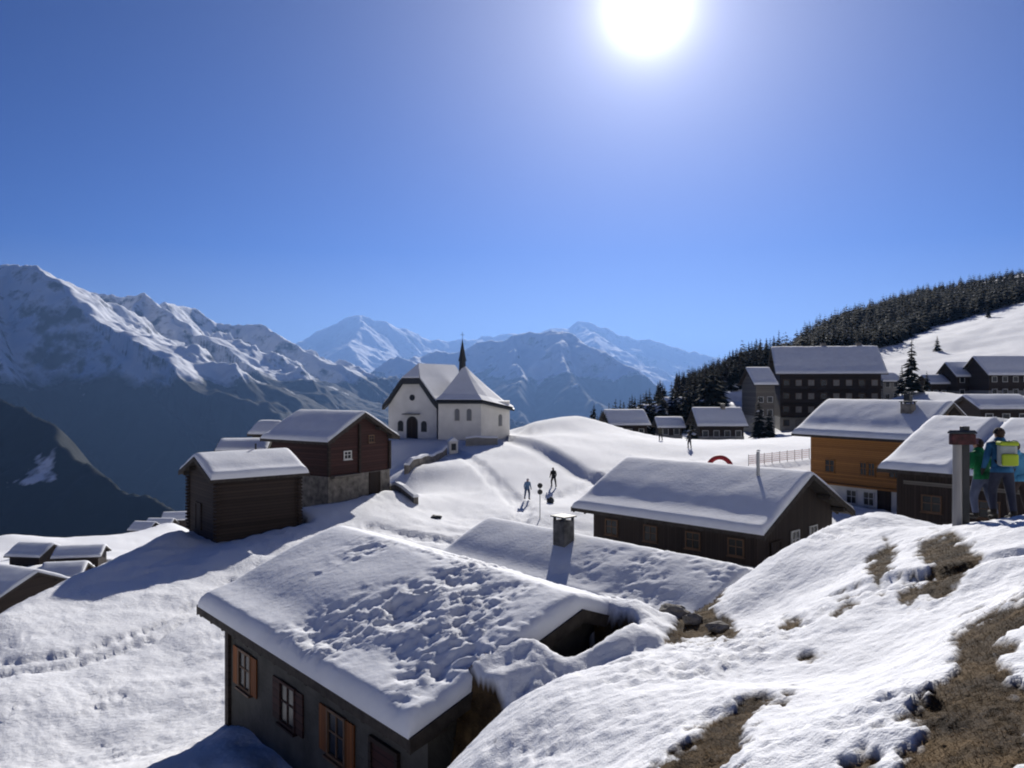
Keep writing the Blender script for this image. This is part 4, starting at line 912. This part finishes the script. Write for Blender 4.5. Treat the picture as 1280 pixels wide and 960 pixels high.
# ------------------------------------------------------------------ PEOPLE
def person(label, x, y, facing, hgt=1.72, jacket=(.1, .1, .1), trousers=(.03, .03, .04), hat=(.02, .02, .02), skin=(.45, .26, .18), glove=(.02, .02, .02), boots=(.02, .018, .016),
           stride=.15, arms='down', lean=.06, group=None, hair=None, z=None, seed=0):
    s = hgt/1.72; r = random.Random(seed)
    V = []; E = []; Rd = []
    def v(p, rad, par=None):
        V.append((p[0]*s, p[1]*s, p[2]*s)); Rd.append(rad*s)
        if par is not None: E.append((par, len(V)-1))
        return len(V)-1
    # local: -y is the way the person faces
    pel = v((0, .0, .95), .165); sp1 = v((0, -.01-lean*.2, 1.08), .155, pel); sp2 = v((0, -.02-lean*.6, 1.25), .175, sp1); chs = v((0, -.02-lean, 1.39), .165, sp2)
    nk = v((0, -.03-lean*1.2, 1.475), .068, chs); hd0 = v((0, -.04-lean*1.4, 1.55), .082, nk); hd1 = v((0, -.045-lean*1.5, 1.62), .098, hd0); hd2 = v((0, -.03-lean*1.5, 1.69), .075, hd1)
    ns = v((0, -.15-lean*1.5, 1.60), .014, hd1)
    hands = []
    for sd in (-1, 1):
        st = stride*sd
        hip = v((sd*.095, 0, .88), .115, pel); kn = v((sd*.11, -.03-st*.9, .50), .078, hip); an_ = v((sd*.115, .04-st*.9+(.06 if st < 0 else 0), .10), .058, kn)
        hl = v((sd*.115, .05-st*.9+(.06 if st < 0 else 0), .05), .056, an_); toe = v((sd*.13, -.15-st*.9+(.06 if st < 0 else 0), .045), .045, hl)
        sh = v((sd*.19, -.02-lean, 1.385), .075, chs)
        if arms == 'down': el = (sd*.27, .03-lean, 1.12); wr = (sd*.28, -.10-lean, .90)
        elif arms == 'bent': el = (sd*.28, .04-lean, 1.14); wr = (sd*.20, -.24-lean, 1.08)
        else: el = (sd*.31, -.10-lean, 1.18); wr = (sd*.36, -.33-lean, 1.10)
        e_ = v(el, .056, sh); w_ = v(wr, .040, e_)
        d = (Vector(wr)-Vector(el)).normalized(); pm = Vector(wr)+d*.05; sdv = Vector((0, 1, 0)).cross(d).normalized() if abs(d.y) < .9 else Vector((1, 0, 0))
        sdv = d.cross(sdv).normalized()
        p_ = v(pm, .034, w_)
        for k, off in enumerate((-.030, -.010, .010, .030)):
            b = pm+sdv*off+d*.02; b1_ = v(b, .012, p_); L = (.034, .040, .038, .030)[k]; inn = Vector((-sd*.35, 0, -.2))
            m1 = b+(d+inn*.3).normalized()*L; b2_ = v(m1, .011, b1_); v(m1+(d+inn*1.2).normalized()*L*.8, .009, b2_)
        th = pm-sdv*.036-d*.01; t1 = v(th, .013, p_); v(th+(d*.6-sdv*.6).normalized()*.04, .011, t1)
    me = bpy.data.meshes.new('person_cage'); me.from_pydata(V, E, []); me.update()
    Rd = [rr*1.14 if rr > .04 and i not in (nk, hd0, hd1, hd2) else rr for i, rr in enumerate(Rd)]
    tmp = bpy.data.objects.new('person_cage', me); COL.objects.link(tmp)
    sk = tmp.modifiers.new('skin', 'SKIN'); sv = me.skin_vertices[0].data
    for i, rr in enumerate(Rd): sv[i].radius = (rr, rr*(.72 if i in (sp1, sp2, chs, pel) else 1)); sv[i].use_root = (i == 0)
    ss = tmp.modifiers.new('ss', 'SUBSURF'); ss.levels = 2; ss.render_levels = 2
    dg = bpy.context.evaluated_depsgraph_get(); body = bpy.data.meshes.new_from_object(tmp.evaluated_get(dg)); bpy.data.objects.remove(tmp)
    body.name = 'person'
    x_, y_ = x, y; zz = gz(x, y) if z is None else z
    o = bpy.data.objects.new('person', body); COL.objects.link(o); o.location = (x, y, zz+.0); o.rotation_euler = (0, 0, facing)
    body.materials.clear()
    for nm, c in (('jacket', jacket), ('trousers', trousers), ('skin', skin), ('gloves', glove), ('boots', boots)): body.materials.append(mat(nm+'_cloth', c, .85, var=.3, vscale=5, bump=1.0, bscale=9, stretch=(1, 1, .5)))
    hw_ = [Vector(V[i]) for i in range(len(V))]
    mi = np.zeros(len(body.polygons), dtype=np.int32)
    for p in body.polygons:
        c = p.center; h = c.z/s; side = abs(c.x)/s
        if h < .14: k = 4
        elif h > 1.49: k = 2
        elif h < .93 and side < .24: k = 1
        elif h < .93: k = 3
        else: k = 0
        if arms != 'down' and c.y/s < -.26-lean and h > .9 and h < 1.3: k = 3
        mi[p.index] = k
    body.polygons.foreach_set('material_index', mi); body.polygons.foreach_set('use_smooth', np.ones(len(body.polygons), dtype=bool))
    tag(o, label, 'person', group)
    # hat / hair following the skull, and eyes
    hc = Vector((0, -.035-lean*1.5, 1.655))*s
    me2 = bpy.data.meshes.new('hat'); hv = []; hf = []
    n1, n2 = 14, 7
    for a in range(n2):
        ph = math.pi*.5*a/(n2-1)
        for b in range(n1):
            t = 2*math.pi*b/n1; hv.append((hc.x+.108*s*math.cos(t)*math.cos(ph), hc.y+.118*s*math.sin(t)*math.cos(ph), hc.z-.045*s+(.125*s)*math.sin(ph)))
    for a in range(n2-1):
        for b in range(n1): hf.append((a*n1+b, a*n1+(b+1) % n1, (a+1)*n1+(b+1) % n1, (a+1)*n1+b))
    me2.from_pydata(hv, [], hf); me2.update(); link_mesh('hat', me2, mat('hat_cloth', hat, .85), o, smooth=True)
    ny = -.03-lean*1.2
    q = MB(); q.tube([(0, hc.y+.045*s, 1.52*s), (0, hc.y+.06*s, 1.57*s), (0, hc.y+.05*s, 1.64*s), (0, hc.y+.03*s, 1.70*s)], [.045*s, .072*s, .082*s, .05*s], 12); q.build('hair', mat('hair', (.05, .03, .02), .8, var=.5, vscale=20), o, smooth=True)
    q = MB(); q.tube([(0, ny+.01, 1.42*s), (0, ny, 1.50*s), (0, ny-.01, 1.53*s)], [.125*s, .10*s, .085*s], 14); q.build('collar', body.materials[0], o, smooth=True)
    q = MB(); q.tube([(0, -.01, .99*s), (0, 0, .93*s), (0, .005, .86*s)], [.175*s, .195*s, .205*s], 18)
    hm_ = q.build('jacket_hem', body.materials[0], o, smooth=True); hm_.scale = (1.05, .8, 1)
    for sd in (-1, 1):
        q = MB(); q.tube([(sd*.034*s, hc.y-.092*s, 1.625*s), (sd*.034*s, hc.y-.102*s, 1.625*s)], .009*s, 8); q.build('eye', M_dmetal, o)
    return o
def rucksack(o, label, c1, c2, hgt=1.72):
    """stands off the wearer's back, world-placed"""
    s = hgt/1.72; e = empty('rucksack', o.location, o.rotation_euler.z, label, 'rucksack')
    q = MB(); q.box(-.17*s, .17*s, .13*s, .30*s, 1.0*s, 1.44*s); q.build('pack_body', mat('pack_cloth', c1, .7, var=.15), e, bevel=.06*s)
    q = MB(); q.box(-.15*s, .15*s, .30*s, .37*s, 1.02*s, 1.25*s); q.build('front_pocket', mat('pocket_cloth', c2, .7, var=.15), e, bevel=.03*s)
    q = MB(); q.box(-.175*s, .175*s, .12*s, .33*s, 1.40*s, 1.48*s); q.build('lid', mat('lid_cloth', c2, .7), e, bevel=.03*s)
    for sd in (-1, 1):
        q = MB(); q.tube([(sd*.11*s, .14*s, 1.42*s), (sd*.12*s, .02*s, 1.47*s), (sd*.12*s, -.15*s, 1.40*s), (sd*.13*s, -.17*s, 1.2*s), (sd*.15*s, .13*s, 1.05*s)], .018*s, 6); q.build('strap', M_dmetal, e)
    return e
pa = at(1229, 650, 16.0)
person('person in a green jacket beside the grey post, seen from behind', pa[0], pa[1], R(200), 1.60, jacket=(.01, .16, .055), trousers=(.09, .11, .18), hat=(.20, .12, .14), stride=.12, arms='bent', seed=1)
pb = at(1253, 655, 15.6)
P2_ = person('person in a blue jacket and black hat wearing the yellow-green rucksack', pb[0], pb[1], R(172), 1.72, jacket=(.02, .10, .22), trousers=(.03, .035, .06), hat=(.008, .008, .012), stride=.14, arms='down', seed=2)
rucksack(P2_, 'yellow-green rucksack with a pale top on the back of the person in blue', (.30, .34, .34), (.32, .42, .03), 1.72)
pc = at(1274, 655, 16.6)
person('person in a light blue jacket at the right edge of the photo', pc[0], pc[1], R(190), 1.66, jacket=(.05, .20, .36), trousers=(.03, .02, .02), hat=(.02, .03, .05), stride=.1, seed=3)
# figures on the path
def far_person(label, px, D, **k):
    x = (px-640)/F*D; return person(label, x, D, k.pop('facing', R(200)), **k)
far_person('distant person dressed in black walking on the snowy path', 692, 72, jacket=(.012, .012, .015), trousers=(.01, .01, .012), stride=.22, seed=4)
far_person('distant person in pale blue left of the round signs on the path', 659, 66, jacket=(.10, .18, .32), trousers=(.05, .08, .16), hat=(.3, .3, .35), stride=.2, facing=R(20), seed=5)
far_person('tiny person in grey by the foot of the village, left of the red arch', 862, 92, jacket=(.04, .04, .05), stride=.1, seed=6)
far_person('tiny person in olive on the slope below the small chalets', 826, 100, jacket=(.07, .07, .05), hgt=1.6, seed=7)
# two round signs on one pole
sg = at(675, 641, 58); sg_z = gz(sg[0], sg[1])
e = empty('trail_sign', (sg[0], sg[1], sg_z), 0, 'thin pole with two small dark round signs on the path', 'sign')
q = MB(); q.tube([(0, 0, -.4), (0, 0, 2.55)], .035, 8); q.build('pole', M_metal, e)
for z in (2.38, 1.92):
    q = MB(); q.tube([(0, -.04, z), (0, -.07, z)], .19, 20); q.build('sign_disc', M_dmetal, e)
rk = at(688, 623, 64)
def rock(label, x, y, sx, sy, sz, seed, m=None, cat='rock'):
    r = random.Random(seed); me = bpy.data.meshes.new('rock'); import bmesh
    bm = bmesh.new(); bmesh.ops.create_icosphere(bm, subdivisions=3, radius=1)
    for v_ in bm.verts:
        n = float(fbm(np.array([v_.co.x*1.3+seed]), np.array([v_.co.y*1.3+v_.co.z]), 3, seed)[0]); v_.co *= (1+.3*n); v_.co.x *= sx; v_.co.y *= sy; v_.co.z *= sz
    bm.to_mesh(me); bm.free(); o = link_mesh('rock', me, m or M_stone, smooth=False); o.location = (x, y, gz(x, y)+sz*.3); tag(o, label, cat); return o
rock('small dark rock sticking out of the path below the person in black', rk[0], rk[1], .28, .25, .3, 5, M_slate)
rk = at(545, 652, 57); rock('low dark lump standing in for a bluish dent in the snow right of the larger barn', rk[0], rk[1], .4, .3, .16, 8, M_slate)  # solid dark lump takes the place of a small shaded dent in the snow
for i, (lb, px, py, D, a, b, c) in enumerate([('mossy boulder by the gable end of the low hut, nearest the bank', 866, 792, 17.6, .22, .18, .14), ('flat stone among the brown turf left of the mossy boulder', 842, 790, 18.6, .35, .3, .2), ('stone at the brown turf right of the mossy boulder', 898, 792, 16.6, .22, .2, .12)]):
    x, y, z = at(px, py, D); rock(lb, x, y, a, b, c, 20+i)
# red arch and netting by the nursery slope
ra = at(900, 580, 76); e = empty('inflatable_arch', (ra[0], ra[1], gz(ra[0], ra[1])), R(-15), 'small red inflatable arch standing on the snow behind the wide roof', 'arch')
q = MB(); q.tube([(1.15*math.cos(a), 0, 1.35*math.sin(a)-.05) for a in np.linspace(0, math.pi, 17)], .22, 12); q.build('tube', M_redp, e, smooth=True)
for s_ in (-1, 1): q = MB(); q.box(s_*1.15-.3, s_*1.15+.3, -.3, .3, -.1, .1); q.build('foot', M_redp, e, bevel=.04)
x, y, z = at(886, 578, 76); e = empty('gate_marker', (x, y, gz(x, y)), 0, 'low red marker board just left of the inflatable arch', 'marker')
q = MB(); q.box(-.3, .3, -.05, .05, .25, .85); q.build('panel', M_redp, e, bevel=.02); q = MB(); q.tube([(0, 0, -.3), (0, 0, .25)], .04, 6); q.build('stake', M_dmetal, e)
a_ = at(936, 583, 78); b_ = at(1012, 583, 82); e = empty('safety_net', (a_[0], a_[1], 0), 0, 'line of faded red safety netting stretched across the snow by the chalet', 'fence')
M_net = mat('red_net', (.5, .2, .19), .7)
nn = 9; q = MB(); tops = []
for i in range(nn):
    t = i/(nn-1); x = (b_[0]-a_[0])*t; y = (b_[1]-a_[1])*t; g_ = gz(a_[0]+x, a_[1]+y); p = MB(); p.tube([(x, y, g_-.3), (x, y, g_+1.1)], .03, 6); p.build('stake', M_dmetal, e); tops.append((x, y, g_))
for (xa, ya, za), (xb, yb, zb) in zip(tops[:-1], tops[1:]):
    for k in range(5): q.tube([(xa, ya-.035, za+.2+k*.2), (xb, yb-.035, zb+.2+k*.2)], .02, 4, cap=False)
    for k in range(8):
        f = k/8; x, y, g_ = xa+(xb-xa)*f, ya+(yb-ya)*f, za+(zb-za)*f; q.tube([(x, y-.035, g_+.2), (x, y-.035, g_+1.0)], .012, 3, cap=False)
q.build('netting', M_net, e)
# snow-capped stone wall below the chapel
def wall_line(name, label, pts, h, w, m, cat='wall', snow=True):
    e = empty(name, (pts[0][0], pts[0][1], 0), 0, label, cat); q = MB(); s_ = MB(); ox, oy = pts[0][0], pts[0][1]
    fine = []
    for (xa, ya), (xb, yb) in zip(pts[:-1], pts[1:]):
        n = max(2, int(math.hypot(xb-xa, yb-ya)/1.0)); fine += [(xa+(xb-xa)*i/n, ya+(yb-ya)*i/n) for i in range(n)]
    fine.append(pts[-1]); P = []
    for i, (x, y) in enumerate(fine):
        a = fine[max(0, i-1)]; b = fine[min(len(fine)-1, i+1)]; d = Vector((b[0]-a[0], b[1]-a[1])).normalized(); n = Vector((-d.y, d.x))*w/2; g_ = gz(x, y); hh = h*(1+.12*math.sin(i*1.7))
        P.append((x-ox, y-oy, n, g_, hh))
    for mb, z0, z1, ex in ((q, -.8, 0, 0), (s_, .003, .2, .06)):
        vs = []; fs = []
        for x, y, n, g_, hh in P:
            k = 1+ex/(w/2)
            lo = g_+hh+z0 if mb is s_ else g_+z0; hi = g_+hh+z1 if mb is s_ else g_+hh
            vs += [(x-n.x*k, y-n.y*k, lo), (x+n.x*k, y+n.y*k, lo), (x+n.x*k*(.7 if mb is s_ else 1), y+n.y*k*(.7 if mb is s_ else 1), hi), (x-n.x*k*(.7 if mb is s_ else 1), y-n.y*k*(.7 if mb is s_ else 1), hi)]
        for i in range(len(P)-1):
            for k in range(4): fs.append((i*4+k, i*4+(k+1) % 4, (i+1)*4+(k+1) % 4, (i+1)*4+k))
        fs += [(3, 2, 1, 0), tuple((len(P)-1)*4+k for k in range(4))]; mb.add(vs, fs)
    q.build('masonry', m, e)
    if snow: s_.build('snow_cap', M_snow, e, smooth=False)
    return e
def gp(px, D): return ((px-640)/F*D, D)
wall_line('stone_wall', 'dark low stone wall climbing from the barn to the chapel', [gp(508, 77), gp(532, 82), gp(556, 89)], .75, .5, M_stone)
wall_line('stone_wall', 'short snow-capped wall right in front of the chapel choir', [gp(582, 92.5), gp(622, 92.5)], .8, .35, M_cream)
wall_line('earth_bank_wall', 'low dark retaining wall running down from the right end of the larger barn', [gp(489, 64), gp(505, 61.5), gp(520, 60)], .45, .4, M_stone)
x, y = gp(566, 90); e = empty('wayside_shrine', (x, y, gz(x, y)), R(20), 'small white shrine with dark niche in front of the chapel', 'shrine')
q = MB(); q.box(-.5, .5, -.35, .35, -.4, 1.3); q.build('wall', M_white, e); q = MB(); q.box(-.28, .28, -.36, -.352, .3, 1.05); q.build('niche', M_slate, e)
q = MB(); q.prism_y([(-.62, 1.303), (.62, 1.303), (0, 1.75)], -.45, .45); q.build('roof', M_snow, e)
